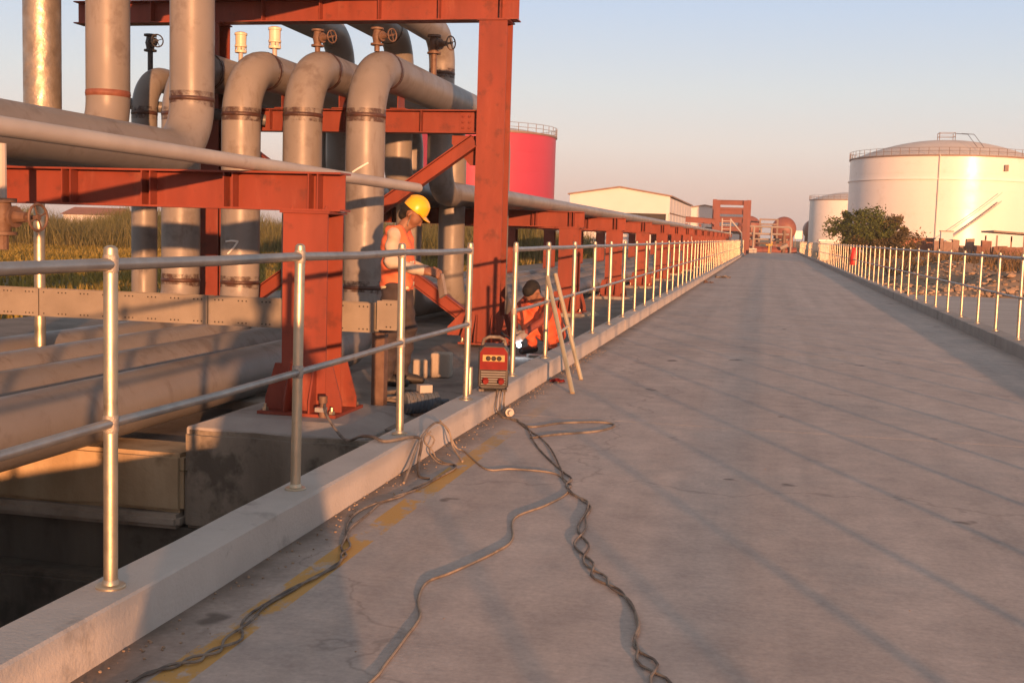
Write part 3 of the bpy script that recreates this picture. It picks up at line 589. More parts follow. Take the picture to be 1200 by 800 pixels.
pipe('grey pipe bending down behind the tall frame, rightmost of the high elbows', [(-5.17, 9.0, ZT), (-5.17, YQ, ZT), (-5.17, YQ, ZR), (-5.17, 126, ZR)], 0.41, 0.5,
     welds=[((-5.17, YQ, 3.86), (0, 0, 1), 'seam', 0.05)], group='high pipes')
pipe('small grey arch pipe squeezed between the two tall risers', [(-7.56, -6, -0.02), (-7.56, 13.15, -0.02), (-7.56, 13.15, 3.17), (-7.56, 19, 3.17), (-7.56, 19, -0.02), (-7.56, 80, -0.02)], 0.31, 0.42,
     welds=[((-7.56, 13.15, 2.72), (0, 0, 1), 'seam', 0.05)])
pipe('thin pale pipe lying across the near red beam and ending above the helmet', [(-3.68, -6, 1.842), (-3.68, 12.0, 1.842)], 0.102, mat='pale_pipe', n=16)
pipe('slim grey rack pipe nearest the handrail on top of the far low frames', [(-3.72, 15.2, 1.895), (-3.72, 125, 1.895)], 0.205, mat='pipe', n=20, group='rack pipes')
pipe('grey rack pipe lying second from the handrail on the far low frames', [(-4.25, 17.2, 1.92), (-4.25, 125, 1.92)], 0.255, mat='pipe', n=20, group='rack pipes')
pipe('thin vertical galvanised pipe in front of the grass at the far left', [(-6.52, 9.5, -0.24), (-6.52, 9.5, 1.72)], 0.10, mat='gal', n=16)
pipe('dark grey thin pipe sloping behind the left risers', [(-8.2, 13.0, 2.876), (-6.3, 13.9, 2.72)], 0.14, mat='pipe_dark', n=16)
# chalk marks on the risers
def mark(x, pts, label):
    c = (x, YU); r_ = D1/2+0.003
    P = []; dense = []
    for (u0, z0), (u1, z1) in zip(pts[:-1], pts[1:]):
        for q_ in range(6): dense.append((u0+(u1-u0)*q_/6, z0+(z1-z0)*q_/6))
    dense.append(pts[-1])
    for u, z in dense:
        a = u/r_; P.append((c[0]+math.sin(a)*r_, c[1]-math.cos(a)*r_, z))
    q = MB(); q.tube(P, 0.011, 6); return tag(q.build('chalk_mark', 'chalk'), label, 'chalk mark')
mark(-6.07, [(-0.08, 1.195), (0.0, 1.205), (0.075, 1.20), (0.03, 1.13), (-0.05, 1.055)], 'white figure seven chalked on the leftmost front riser')
mark(-4.54, [(-0.07, 2.02), (0.115, 2.13)], 'white slanting stroke chalked on the rightmost front riser')
# ---------------- valves
def handwheel(parent, c, ax, r_, mat):
    ax = Vector(ax).normalized(); ref = Vector((0, 0, 1)); u = (ref-ax*ref.dot(ax)).normalized(); w_ = ax.cross(u); c = Vector(c)
    q = MB(); q.tube([c+(u*math.cos(a)+w_*math.sin(a))*r_ for a in [2*math.pi*k/18 for k in range(18)]], r_*0.11, 6, closed=True)
    for k in range(4):
        a = math.pi/2*k+0.4; q.tube([c, c+(u*math.cos(a)+w_*math.sin(a))*r_], r_*0.07, 5)
    q.lathe([(r_*0.22, -0.01), (r_*0.22, 0.012)], c, 8, ax); return q.build('handwheel', mat, parent, 40)
def gate_valve(label, loc, stem, dr, mat, s=1.0):
    t = thing('gate_valve', label, 'valve', loc)
    q = MB(); q.tube([(0, 0, 0), (0, 0, stem)], 0.032*s, 10); q.build('stem_pipe', mat, t)
    q = MB(); q.lathe([(0.075*s, stem), (0.075*s, stem+0.022), (0.045*s, stem+0.024), (0.05*s, stem+0.06*s), (0.06*s, stem+0.10*s), (0.05*s, stem+0.14*s), (0.045*s, stem+0.176*s), (0.075*s, stem+0.178*s), (0.075*s, stem+0.20*s)], n=16); q.build('valve_body', mat, t)
    d_ = Vector(dr).normalized(); c = Vector((0, 0, stem+0.10*s))
    q = MB(); q.tube([c, c+d_*0.16*s], [0.045*s, 0.028*s], 10); q.lathe([(0.06*s, 0.07*s), (0.06*s, 0.09*s)], c, 12, d_); q.tube([c+d_*0.16*s, c+d_*0.24*s], 0.012*s, 8); q.build('bonnet', mat, t)
    handwheel(t, c+d_*0.235*s, d_, 0.072*s, mat); return t
def air_valve(label, loc, stem):
    t = thing('air_valve', label, 'valve', loc)
    q = MB(); q.tube([(0, 0, 0), (0, 0, stem)], 0.03, 10); q.build('stem_pipe', 'pale_pipe', t)
    q = MB(); q.lathe([(0.075, stem), (0.078, stem+0.03), (0.05, stem+0.035), (0.055, stem+0.07), (0.078, stem+0.075), (0.078, stem+0.10), (0.07, stem+0.105), (0.072, stem+0.22), (0.082, stem+0.225), (0.082, stem+0.25), (0.05, stem+0.265)], n=16); q.build('valve_body', 'cream', t)
    q = MB()
    for k in range(4):
        a = math.pi/2*k+0.5; q.tube([(0.066*math.cos(a), 0.066*math.sin(a), stem+0.02), (0.066*math.cos(a), 0.066*math.sin(a), stem+0.09)], 0.008, 5)
    q.build('tie_bolts', 'gal', t); return t
top = ZH+D1/2-0.01
gate_valve('rusty gate valve on top of the middle front arch', (-5.305, YU+0.42, top-0.02), 0.06, (0.9, -0.4, 0), 'rustv')
gate_valve('rusty gate valve on top of the rightmost front arch', (-4.54, YU+0.34, top-0.03), 0.07, (0.9, -0.4, 0), 'rustv')
gate_valve('rusty gate valve on a tall stem beyond the rightmost front arch', (-4.54, 15.4, top), 0.30, (0.9, -0.4, 0), 'rustv', 1.25)
air_valve('cream air valve just right of the leftmost front arch', (-6.07, YU+0.92, top), 0.10)
air_valve('cream air valve on a dark stem beside the big left riser', (-6.80, YU+1.5, top), 0.14)
gate_valve('black gate valve on a thin stem between the two tall left risers', (-7.68, 13.5, 3.22), 0.30, (0.75, -0.66, 0), 'blackv', 1.05)
gate_valve('rusty valve with a small wheel under the near red beam at the left edge', (-5.12, 7.05, 1.18), 0.10, (1, -0.1, 0), 'rustv', 1.25)
q = MB(); q.tube([(-5.12, 7.05, 1.44), (-5.12, 7.05, 1.9)], 0.03, 10); tag(q.build('drain_pipe', 'pale_pipe'), 'short pale drain tube hanging above the valve at the left edge', 'pipe')
q = MB(); q.tube([(-5.12, 7.05, 1.19), (-5.12, 7.05, 0.28)], 0.03, 10); 
# ---------------- cable tray
t = thing('cable_tray', 'perforated zinc cable tray crossing behind the near red column', 'cable tray', (-2.74, 8.42, 0.605))
xs_ = [0, -0.17, -1.55, -3.05, -4.55, -6.2]
for i in range(len(xs_)-1):
    a, b = xs_[i+1]+0.004, xs_[i]-0.004; oy = 0 if i else 0.05; oz = 0.0 if i else 0.02
    q = MB(); q.box(a, b, oy, oy+0.004, oz, 0.225+oz); q.box(a, b, oy+0.0041, oy+0.03, oz+0.221, oz+0.225); q.box(a, b, oy+0.0041, oy+0.12, oz, oz+0.004); q.box(a, b, oy+0.121, oy+0.125, oz, 0.225+oz)
    pn = q.build('tray_panel', 'tray', t, 0)
    q = MB(); x = b-0.05
    while x > a+0.03:
        for k in range(3 if i else 2):
            for z in (0.025, 0.198):
                if x-0.033*k > a+0.02: q.lathe([(0.0065, 0), (0.0065, 0.0012)], (x-0.033*k, oy-0.0012, z+oz), 8, (0, 1, 0))
        x -= 0.20
    stuff(q.build('slot_holes', 'hole', pn, 0))
for x in (-0.14, -4.3):
    q = MB(); q.box(x-0.05, x+0.05, 0.02, 0.11, -0.80, -0.002); q.build('leg', 'rustv', t, 0)

# ================================================================== TANKS, BUILDINGS
def storage_tank(name, label, loc, rad, zt, dome, mat, roofmat, nposts=60, ring=None, stair=False, scale_rail=1.0):
    t = thing(name, label, 'tank', loc)
    q = MB(); prof = [(rad, 0)]
    nco = 6
    for k in range(nco): prof += [(rad, zt*(k+1)/nco-0.02), (rad-0.02, zt*(k+1)/nco-0.015), (rad-0.02, zt*(k+1)/nco-0.005), (rad, zt*(k+1)/nco)] if k < nco-1 else [(rad, zt)]
    q.lathe(prof, n=128); q.build('shell', mat, t, 20)
    q = MB(); rs = rad*0.985; q.lathe([(rs*math.cos(a*math.pi/2/14), zt+0.01+dome*math.sin(a*math.pi/2/14)) if False else (rs*(1-a/14), zt+0.01+dome*(1-(1-a/14)**2)) for a in range(15)], n=96); q.build('roof', roofmat, t, 30)
    q = MB(); q.lathe([(rad-0.1, zt-0.12), (rad+0.12, zt-0.12), (rad+0.12, zt+0.05), (rad-0.1, zt+0.05)], n=96); q.build('curb_ring', 'rail_dark', t, 30)
    if ring:
        q = MB(); q.lathe([(rad-0.05, ring-0.06), (rad+0.15, ring-0.06), (rad+0.15, ring+0.06), (rad-0.05, ring+0.06)], n=96); q.build('wind_girder', mat, t, 30)
    rl = MB()
    for k in range(nposts):
        a = 2*math.pi*k/nposts; rl.tube([((rad+0.08)*math.cos(a), (rad+0.08)*math.sin(a), zt), ((rad+0.08)*math.cos(a), (rad+0.08)*math.sin(a), zt+0.85*scale_rail)], 0.03, 4)
    for z in (0.45, 0.85):
        rl.tube([((rad+0.08)*math.cos(2*math.pi*k/72), (rad+0.08)*math.sin(2*math.pi*k/72), zt+z*scale_rail) for k in range(72)], 0.022, 4, closed=True)
    rl.build('roof_railing', 'rail_dark', t)
    if stair:
        st = MB(); a0, a1 = R(-105), R(-66); n_ = 44
        for k in range(n_):
            a = a0+(a1-a0)*k/n_; z = 0.4+6.4*k/n_
            c = Vector((math.cos(a)*(rad+0.42), math.sin(a)*(rad+0.42), z)); er = Vector((math.cos(a), math.sin(a), 0)); et = Vector((-math.sin(a), math.cos(a), 0))
            st.obox(c, er*0.36, et*0.13, Vector((0, 0, 0.025)))
        st.build('stair_treads', 'tank_roof', t, 0)
        q = MB(); q.tube([(math.cos(a0+(a1-a0)*k/n_)*(rad+0.8), math.sin(a0+(a1-a0)*k/n_)*(rad+0.8), 1.4+6.4*k/n_) for k in range(n_+1)], 0.04, 5)
        q.tube([(math.cos(a0+(a1-a0)*k/n_)*(rad+0.8), math.sin(a0+(a1-a0)*k/n_)*(rad+0.8), 0.45+6.4*k/n_) for k in range(n_+1)], 0.07, 5); q.build('stair_rail', 'tank_roof', t)
        a = R(-100.5); q = MB(); q.tube([((rad+0.12)*math.cos(a), (rad+0.12)*math.sin(a), 0), ((rad+0.12)*math.cos(a), (rad+0.12)*math.sin(a), zt)], 0.06, 6); q.build('drain_pipe', 'tank_roof', t)
        q = MB()
        for sx_ in (-0.9, 0.9):
            for sy_ in (-0.9, 0.9): q.tube([(sx_, sy_, zt+dome-0.1), (sx_, sy_, zt+dome+0.9)], 0.04, 4)
        for z in (0.45, 0.9): q.tube([(-.9, -.9, zt+dome+z), (.9, -.9, zt+dome+z), (.9, .9, zt+dome+z), (-.9, .9, zt+dome+z)], 0.03, 4, closed=True)
        q.tube([(0.9, -0.9, zt+dome+0.8), (1.6, -rad*0.5, zt+dome*0.8+0.8), (2.0, -rad*0.93, zt+0.9)], 0.04, 4); q.tube([(1.6, -0.9, zt+dome+0.8), (2.3, -rad*0.5, zt+dome*0.8+0.8), (2.7, -rad*0.93, zt+0.9)], 0.04, 4)
        q.build('roof_walkway', 'rail_dark', t)
        for a, z in ((R(-62), zt-1.3),):
            q = MB(); q.obox(((rad+0.15)*math.cos(a), (rad+0.15)*math.sin(a), z), (0.2, 0, 0), (0, 0.2, 0), (0, 0, 0.35)); q.build('inspection_box', 'rail_dark', t, 0)
    return t
storage_tank('storage_tank', 'large white storage tank with a domed roof and spiral stair at the right', (20.6, 151, -0.35), 11.1, 11.9, 2.5, 'white_tank', 'tank_roof', 64, ring=9.2, stair=True)
storage_tank('storage_tank', 'smaller white tank half hidden between the tree and the big tank', (15.1, 232, -0.35), 7.6, 9.6, 1.6, 'white_tank', 'tank_roof', 40)
storage_tank('storage_tank', 'crimson storage tank behind the tall red column', (-28.6, 115, -0.35), 7.4, 11.3, 0.9, 'red_tank', 'tank_roof', 44)
def vessel(label, x, z, r_, y0=170, L=14):
    t = thing('pressure_vessel', label, 'vessel', (x, y0, -0.35), 0, 'red-brown vessels at the end of the road')
    q = MB(); q.lathe([(0.05, -r_*0.55), (r_*0.5, -r_*0.48), (r_*0.8, -r_*0.32), (r_*0.95, -r_*0.14), (r_, 0), (r_, L), (r_*0.9, L+0.4), (0.05, L+0.8)], (0, 0, z+0.35), 48, (0, 1, 0)); q.build('shell', 'vessel', t, 40)
    for y in (2, L-2):
        q = MB(); q.box(-r_*0.8, r_*0.8, y-0.3, y+0.3, 0, z-r_*0.5+0.35); q.build('saddle', 'vessel', t, 0)
vessel('red-brown round vessel standing to the right above the end of the road', 1.80, 2.76, 1.44, 143, 11)
vessel('red-brown round vessel partly behind the tall red frame at the road end', -2.28, 2.76, 1.44, 143, 11)
vessel('dark red-brown vessel peeking out left of the smaller white tank', 9.75, 3.9, 2.3, 255)
def warehouse(label, x0, x1, y0, L, ze, zr, zopen, zlow, side=True):
    xm = (x0+x1)/2; t = thing('warehouse', label, 'warehouse', (xm, y0, -0.35)); h = lambda z: z+0.35; a, b = x0-xm, x1-xm
    q = MB(); q.prism([(a, 0, h(zopen)), (b, 0, h(zopen)), (b, 0, h(ze)), (0, 0, h(zr)), (a, 0, h(ze))], (0, 0.15, 0)); recalc(q.build('gable_wall', 'cladding', t, 0))
    q = MB(); q.box(a, b, 0.35, 0.5, h(zlow), h(zopen)-0.002); q.build('dark_opening', 'darkin', t, 0)
    q = MB(); q.box(a, b, 0, 0.15, 0, h(zlow)); q.build('lower_wall', 'cladding', t, 0)
    for k in range(3):
        x = a+0.3+(b-a-0.6)*k/2; q = MB(); q.box(x-0.15, x+0.15, 0.02, 0.3, h(zlow), h(zopen)); q.build('column', 'cladding', t, 0)
    for s, xe in ((-1, a), (1, b)):
        q = MB(); q.prism([(xe+s*0.25, -0.3, h(ze)-0.02), (0, -0.3, h(zr)+0.03), (0, -0.3, h(zr)+0.2), (xe+s*0.25, -0.3, h(ze)+0.15)], (0, L+0.6, 0)); recalc(q.build('roof', 'trim', t, 0))
        n_ = 8
        for k in range(n_):
            for z0, z1 in ((0, h(zlow)+0.9), (h(zlow)+1.1, h(ze)-0.15)):
                q = MB(); q.box(xe-(0.12 if s > 0 else 0), xe+(0.12 if s < 0 else 0), 0.2+L*k/n_, L*(k+1)/n_-0.25, z0, z1); q.build('side_panel', 'cladding', t, 0)
        q = MB(); q.box(xe-(0.3 if s > 0 else -0.14), xe+(0.3 if s < 0 else -0.14), 0.2, L, 0, h(ze)-0.1); q.build('side_frame', 'trim', t, 0)
    q = MB(); q.prism([(a, L, 0), (b, L, 0), (b, L, h(ze)), (0, L, h(zr)), (a, L, h(ze))], (0, 0.15, 0)); recalc(q.build('rear_wall', 'cladding', t, 0))
    return t
warehouse('long cream warehouse with a low gable beyond the red pipe frames', -25.4, -12.45, 150, 42, 6.5, 7.5, 4.3, 3.4)
warehouse('smaller cream warehouse behind the long one, left of the far red frames', -17.0, -4.0, 196, 30, 5.6, 6.7, 3.2, 2.2)
# pipework closing the end of the road
t = thing('pipe_manifold', 'pale pipework gantry closing the end of the road', 'pipework', (0, 134, 0))
def seg(nm, pts, r_, mat='dull_pipe', bend=None):
    q = MB(); q.tube(fillet(pts, bend, 6) if bend else pts, r_, 10); return q.build(nm, mat, t)
seg('header_pipe', [(-2.3, 0, 2.85), (2.5, 0, 2.85), (2.5, 0, -0.3)], 0.11, bend=0.35)
seg('riser_pipe', [(-1.6, 0.02, -0.3), (-1.6, 0.02, 2.8)], 0.13); seg('riser_pipe', [(0.35, 0.02, -0.3), (0.35, 0.02, 2.8)], 0.11); seg('riser_pipe', [(-0.8, 0.4, 2.1), (-0.8, 0.4, 2.8)], 0.10)
seg('cross_pipe', [(-2.1, 0.3, 2.05), (2.3, 0.3, 2.05)], 0.12); seg('cross_pipe', [(-2.1, 0.5, 1.45), (2.3, 0.5, 1.45)], 0.10); seg('cross_pipe', [(-1.6, 0.2, 1.0), (2.0, 0.2, 1.0)], 0.09, 'rustv')
seg('riser_pipe', [(1.75, 0.35, -0.2), (1.75, 0.35, 2.5)], 0.22, 'rustv'); seg('valve_body', [(0.9, 0.2, 1.3), (1.25, 0.2, 1.3)], 0.28, 'blackv'); seg('valve_body', [(1.4, -0.1, 0.5), (2.2, -0.1, 0.9)], 0.24, 'dull_pipe')
seg('low_wall', [(-2, 0.8, 0.2), (3.2, 0.8, 0.2)], 0.45, 'redfar')
t = thing('dark_steel_frame', 'small dark steel frame between the two round vessels', 'frame', (0.0, 139.5, 0))
for x in (-1.0, 1.0):
    q = MB(); q.box(x-0.1, x+0.1, -0.1, 0.1, -0.3, 3.85); q.build('post', 'rail_dark', t, 0)
for z in (3.75, 3.2):
    q = MB(); q.box(-0.898, 0.898, -0.08, 0.08, z-0.09, z+0.09); q.build('cross_bar', 'rail_dark', t, 0)
t = thing('yellow_hydrant', 'yellow hydrant post in the middle of the far road end', 'hydrant', (0.15, 128, 0))
q = MB(); q.lathe([(0.22, 0), (0.22, 0.06), (0.1, 0.08), (0.09, 0.75), (0.15, 0.78), (0.15, 0.95), (0.06, 1.0)], n=14); q.build('barrel', 'yellow', t)
q = MB(); q.tube([(-0.35, 0, 0.85), (0.35, 0, 0.85)], 0.08, 8); q.tube([(0.25, 0, 0.85), (0.3, 0, 1.25)], 0.06, 8); q.build('outlet', 'yellow', t)
t = thing('meter_box', 'pale box lying at the far end of the left kerb', 'box', (-1.5, 124, 0))
q = MB(); q.box(-0.4, 0.4, -0.3, 0.3, 0, 0.42); bevel(q.build('case', 'pale_pipe', t, 0), 0.03); q = MB(); q.box(-0.42, 0.42, -0.32, 0.32, 0.421, 0.47); q.build('lid', 'white', t, 0)
t = thing('sign_board', 'small bright white board at the end of the right handrail', 'sign', (4.0, 160, -0.3), R(10))
q = MB(); q.box(-0.55, 0.55, -0.03, 0.03, 1.95, 3.0); q.build('board', 'white', t, 0)
for x in (-0.45, 0.45):
    q = MB(); q.box(x-0.04, x+0.04, 0.032, 0.1, 0, 3.0); q.build('post', 'rail_dark', t, 0)
t = thing('fire_hose_box', 'red fire box hanging on the right handrail in the middle distance', 'fire box', (3.30, 47.3, 0.166))
q = MB(); q.lathe([(0.13, 0.36), (0.14, 0.42), (0.14, 0.92), (0.10, 0.99), (0.04, 1.04)], n=16); q.build('cylinder', 'signred', t)
q = MB(); q.box(-0.02, 0.07, -0.16, 0.16, 0.55, 0.62); q.build('bracket', 'rail_dark', t, 0); q = MB(); q.tube([(-0.1, -0.12, 0.95), (-0.17, -0.05, 0.6), (-0.15, 0, 0.3)], 0.025, 6); q.build('hose', 'rubber', t)
# low things on the right
t = thing('open_shed', 'open shed with a thin flat roof at the right edge below the big tank', 'shed', (17.8, 90, -0.3))
q = MB(); q.prism([(-2.3, -2.5, 2.72), (3.2, -2.5, 2.45), (3.2, -2.5, 2.57), (-2.3, -2.5, 2.84)], (0, 5, 0)); recalc(q.build('roof', 'rail_dark', t, 0))
for x in (-2.0, -0.2, 1.3, 2.9):
    for y in (-2.2, 2.2):
        q = MB(); q.box(x-0.05, x+0.05, y-0.05, y+0.05, 0, 2.5); q.build('post', 'rail_dark', t, 0)
q = MB(); q.box(-2.0, 3.0, 2.3, 2.4, 0, 1.6); q.build('back_wall', 'cladding', t, 0)
t = thing('container', 'rust red flat container right of the tree', 'container', (10.75, 91, -0.3))
q = MB(); q.box(-1.5, 1.15, -0.9, 0.9, 0.1, 2.12); q.build('body', 'rust_box', t, 0); q = MB(); q.box(-1.6, 1.25, -1, 1, 2.121, 2.2); q.build('lid', 'trim', t, 0)
for k in range(7):
    q = MB(); q.box(-1.4+0.37*k, -1.28+0.37*k, -0.94, -0.901, 0.15, 2.05); q.build('rib', 'rust_box', t, 0)
def scrap(label, x, y, w_, h_, mat, seed):
    rr = random.Random(seed); t = thing('rubble_wall', label, 'ruined wall', (x, y, -0.3)); x_ = -w_/2
    while x_ < w_/2:
        ww = rr.uniform(0.25, 0.7); hh = h_*rr.uniform(0.75, 1.0)
        q = MB(); q.obox((x_+ww/2, rr.uniform(-0.3, 0.3), hh/2), (ww/2-0.02, 0, rr.uniform(-.03, .03)), (0, rr.uniform(0.2, 0.4), 0), (rr.uniform(-.05, .05), 0, hh/2)); q.build('broken_block', mat, t, 0); x_ += ww
scrap('dark ruined wall of broken blocks in front of the big white tank', 13.2, 88, 3.2, 2.25, 'trim', 3)
scrap('broken brick wall standing beside the open shed', 15.6, 86, 2.9, 2.2, 'brickish', 4)
t = thing('roof_cabin', 'little pink block perched on the ruined wall', 'cabin', (12.5, 88.5, 1.75)); q = MB(); q.box(-0.4, 0.4, -0.3, 0.3, 0, 0.62); q.build('block', 'cladding', t, 0); q = MB(); q.box(-0.46, 0.46, -0.36, 0.36, 0.621, 0.68); q.build('lid', 'trim', t, 0)
t = thing('low_hut', 'low pale hut with a flat roof left of the tree', 'hut', (5.2, 100, -0.3))
q = MB(); q.box(-1.0, 1.0, -1.5, 1.5, 0, 1.7); q.build('wall', 'cladding', t, 0); q = MB(); q.box(-1.15, 1.15, -1.65, 1.65, 1.701, 1.86); q.build('roof', 'white', t, 0); q = MB(); q.box(-0.3, 0.3, -1.53, -1.501, 0.2, 1.4); q.build('door', 'trim', t, 0)
t = thing('far_house', 'small pink-roofed house beyond the reeds at the left', 'house', (-87, 140, -0.3)); q = MB(); q.box(-3.5, 3.5, -3, 3, 0, 2.3); q.build('wall', 'cladding', t, 0)
q = MB(); q.prism([(-3.8, -3.4, 2.3), (-3.8, 3.4, 2.3), (-3.8, 0, 3.3)], (7.6, 0, 0)); recalc(q.build('roof', 'rust_box', t, 0))

# ---------------- thin evening haze: a closed box of even air around the whole scene
hz = MB(); hz.box(-420, 420, -140, 460, -3.4, 21); hz = hz.build('haze', 'rubber', smooth=0); stuff(hz); tag(hz, 'thin pale evening haze fading the far tanks and sheds', 'haze')
hm_ = bpy.data.materials.new('haze'); hm_.use_nodes = True; hm_.node_tree.nodes.remove(hm_.node_tree.nodes['Principled BSDF'])
pv_ = hm_.node_tree.nodes.new('ShaderNodeVolumePrincipled'); pv_.inputs['Color'].default_value = (0.86, 0.84, 0.84, 1); pv_.inputs['Density'].default_value = 0.0006; pv_.inputs['Anisotropy'].default_value = 0.0
hm_.node_tree.links.new(pv_.outputs[0], hm_.node_tree.nodes['Material Output'].inputs['Volume']); hz.data.materials[0] = hm_

# ================================================================== VEGETATION
def blades(n, xr, yr, h, w_, zf, lean=0.25, keep=None):
    x = nrg.uniform(*xr, n); y = nrg.uniform(*yr, n)
    if keep is not None:
        k = keep(x, y); x = x[k]; y = y[k]; n = len(x)
    z = np.array([zf(a, b) for a, b in zip(x, y)]) if callable(zf) else np.full(n, zf)
    hh = nrg.uniform(h[0], h[1], n); a = nrg.uniform(0, 2*np.pi, n); ww = nrg.uniform(w_[0], w_[1], n)
    lx = nrg.normal(0, lean, n)*hh; ly = nrg.normal(0, lean, n)*hh
    p = np.stack([x, y, z], 1); dx = np.stack([np.cos(a)*ww, np.sin(a)*ww, np.zeros(n)], 1)
    mid = p + np.stack([lx*.35, ly*.35, hh*.6], 1); tip = p + np.stack([lx, ly, hh], 1)
    v = np.concatenate([p-dx, p+dx, mid+dx*.8, mid-dx*.8, tip], 0); i = np.arange(n)
    f = [tuple(r_) for r_ in np.stack([i, i+n, i+2*n, i+3*n], 1).tolist()] + [tuple(r_) for r_ in np.stack([i+3*n, i+2*n, i+4*n], 1).tolist()]
    return v, f
def veg(name, label, cat, v, f, mat):
    me = bpy.data.meshes.new(name); me.from_pydata(v.tolist(), [], f); me.materials.append(M[mat]); me.update()
    o = bpy.data.objects.new(name, me); COL.objects.link(o); stuff(o); tag(o, label, cat); return o
clump = lambda x, y: (np.sin(x*0.31+1.3)+np.sin(y*0.43+x*0.11)+np.sin(x*0.9-y*0.5)+nrg.normal(0, 0.8, len(x))) > -0.7
v, f = blades(130000, (-72, -12), (60, 88), (0.7, 2.5), (0.008, 0.028), Z0, 0.30, clump)
vz = v[:, 2]; hm = 1.0+0.30*np.sin(v[:, 0]*0.23+0.7)*np.sin(v[:, 1]*0.19+v[:, 0]*0.07)+0.14*np.sin(v[:, 0]*0.83+v[:, 1]*0.6); v[:, 2] = Z0+(vz-Z0)*hm
veg('reeds', 'tall dry reeds standing beyond the grass field on the left', 'reeds', v, f, 'reed')
v, f = blades(42000, (-46, -12.1), (14, 64), (0.10, 0.34), (0.02, 0.045), Z0, 0.35)
veg('grass', 'short yellow-green grass of the field behind the pipes', 'grass', v, f, 'grass')
v, f = blades(40000, (5, 60), (44, 84), (0.18, 0.7), (0.015, 0.045), hgt, 0.5, lambda x, y: (np.sin(x*0.7)+np.sin(y*0.5+x*0.3)+nrg.normal(0, 0.9, len(x))) > 0.0)
veg('dry_scrub', 'dry brown weeds on the bank right of the road', 'scrub', v, f, 'scrub')
# rubble on the bank: single stones in front, the rest as one mass
def stone_mesh(seed, mat='stone'):
    rr = random.Random(seed); bm = bmesh.new(); bmesh.ops.create_icosphere(bm, subdivisions=1, radius=1)
    for v_ in bm.verts: v_.co *= rr.uniform(0.65, 1.15); v_.co.z *= 0.7
    me = bpy.data.meshes.new('stone'); bm.to_mesh(me); bm.free(); me.materials.append(M[mat]); return me
STONES = [stone_mesh(s) for s in range(8)]
heap = thing('rubble_heap', 'heap of broken stones along the foot of the bank beyond the pale flat', 'rubble', (8, 37, -0.1))
for k in range(170):
    x = rnd.uniform(3.9, 13.5); y = 36.9+abs(rnd.gauss(0, 1.6)); s = rnd.uniform(0.06, 0.15)
    o = link_mesh('stone', STONES[k % 8], heap, (x-8, y-37, hgt(x, y)+0.1+s*0.25), rnd.uniform(0, 6.28)); o.scale = (s*rnd.uniform(0.8, 1.5), s, s*rnd.uniform(0.9, 1.4))
base = [np.array([v_.co[:] for v_ in s.vertices]) for s in STONES]; bf = [np.array([p.vertices[:] for p in s.polygons]) for s in STONES]
V, F_, off = [], [], 0
for k in range(9000):
    x = rnd.uniform(3.8, 46); y = 36.7+rnd.random()**1.6*17; s = rnd.uniform(0.03, 0.10); a = rnd.uniform(0, 6.28); b = base[k % 8]*s*np.array([rnd.uniform(.8, 1.5), 1, rnd.uniform(.6, 1)])
    c, s_ = math.cos(a), math.sin(a); V.append(np.stack([b[:, 0]*c-b[:, 1]*s_+x, b[:, 0]*s_+b[:, 1]*c+y, b[:, 2]+hgt(x, y)+s*.2], 1)); F_.append(bf[k % 8]+off); off += len(b)
o = link_mesh('small_rubble', np_mesh('small_rubble', np.concatenate(V), np.concatenate(F_), 'stone'), heap, (-8, -37, 0.1)); stuff(o)
# tree
def tree(label, loc, parts, seed):
    rr = np.random.default_rng(seed); t = thing('bushy_tree', label, 'tree', loc)
    q = MB(); q.tube([(0, 0, -0.1), (0.05, 0, 0.7), (0.0, 0.1, 1.3), (-0.3, 0, 2.2), (-0.5, 0, 3.0)], [0.22, 0.17, 0.14, 0.09, 0.03], 8); tr = q.build('trunk', 'bark', t)
    for (cx, cy, cz, rx_, ry_, rz_, n, mat) in parts:
        q = MB()
        for k in range(16):
            dv = rr.normal(size=3); dv /= np.linalg.norm(dv); e = np.array([cx, cy, cz])+dv*np.array([rx_, ry_, rz_])*0.8; s0 = np.array([0, 0, 0.6+0.1*k]); mid = (s0+e)/2+rr.normal(0, 0.15, 3)
            q.tube([tuple(s0), tuple(mid), tuple(e)], [0.07, 0.045, 0.015], 5)
        q.build('limbs', 'bark', t)
        nc = 46; dirs = rr.normal(size=(nc, 3)); dirs /= np.linalg.norm(dirs, axis=1)[:, None]
        cen = dirs*(rr.uniform(0.35, 1.0, nc)**0.6)[:, None]*np.array([rx_, ry_, rz_])+np.array([cx, cy, cz]); sz = rr.uniform(0.18, 0.62, nc)
        ci = rr.integers(0, nc, n); p = cen[ci]+rr.normal(size=(n, 3))*(sz[ci]*0.55)[:, None]*np.array([1, 1, 0.7]); p[:, 2] = np.maximum(p[:, 2], 0.25)
        a = rr.normal(size=(n, 3)); a /= np.linalg.norm(a, axis=1)[:, None]; b = np.cross(a, rr.normal(size=(n, 3))); b /= np.linalg.norm(b, axis=1)[:, None]
        L = rr.uniform(0.05, 0.13, n)[:, None]; Wd = L*0.45
        vv = np.concatenate([p-a*L, p+b*Wd, p+a*L, p-b*Wd], 0); i = np.arange(n); ff = np.stack([i, i+n, i+2*n, i+3*n], 1)
        link_mesh('crown', np_mesh('crown', vv, ff, mat), t)
    return t
tree('bushy tree, green on the left and brown on the right, beside the right handrail', (7.0, 80, -0.25), [(-1.0, 0, 2.55, 2.15, 1.6, 1.45, 14000, 'leaf_green'), (1.0, 0.3, 2.0, 1.6, 1.4, 1.4, 10000, 'leaf_brown'), (0.1, -0.6, 1.1, 2.7, 1.4, 1.0, 9000, 'leaf_brown')], 5)

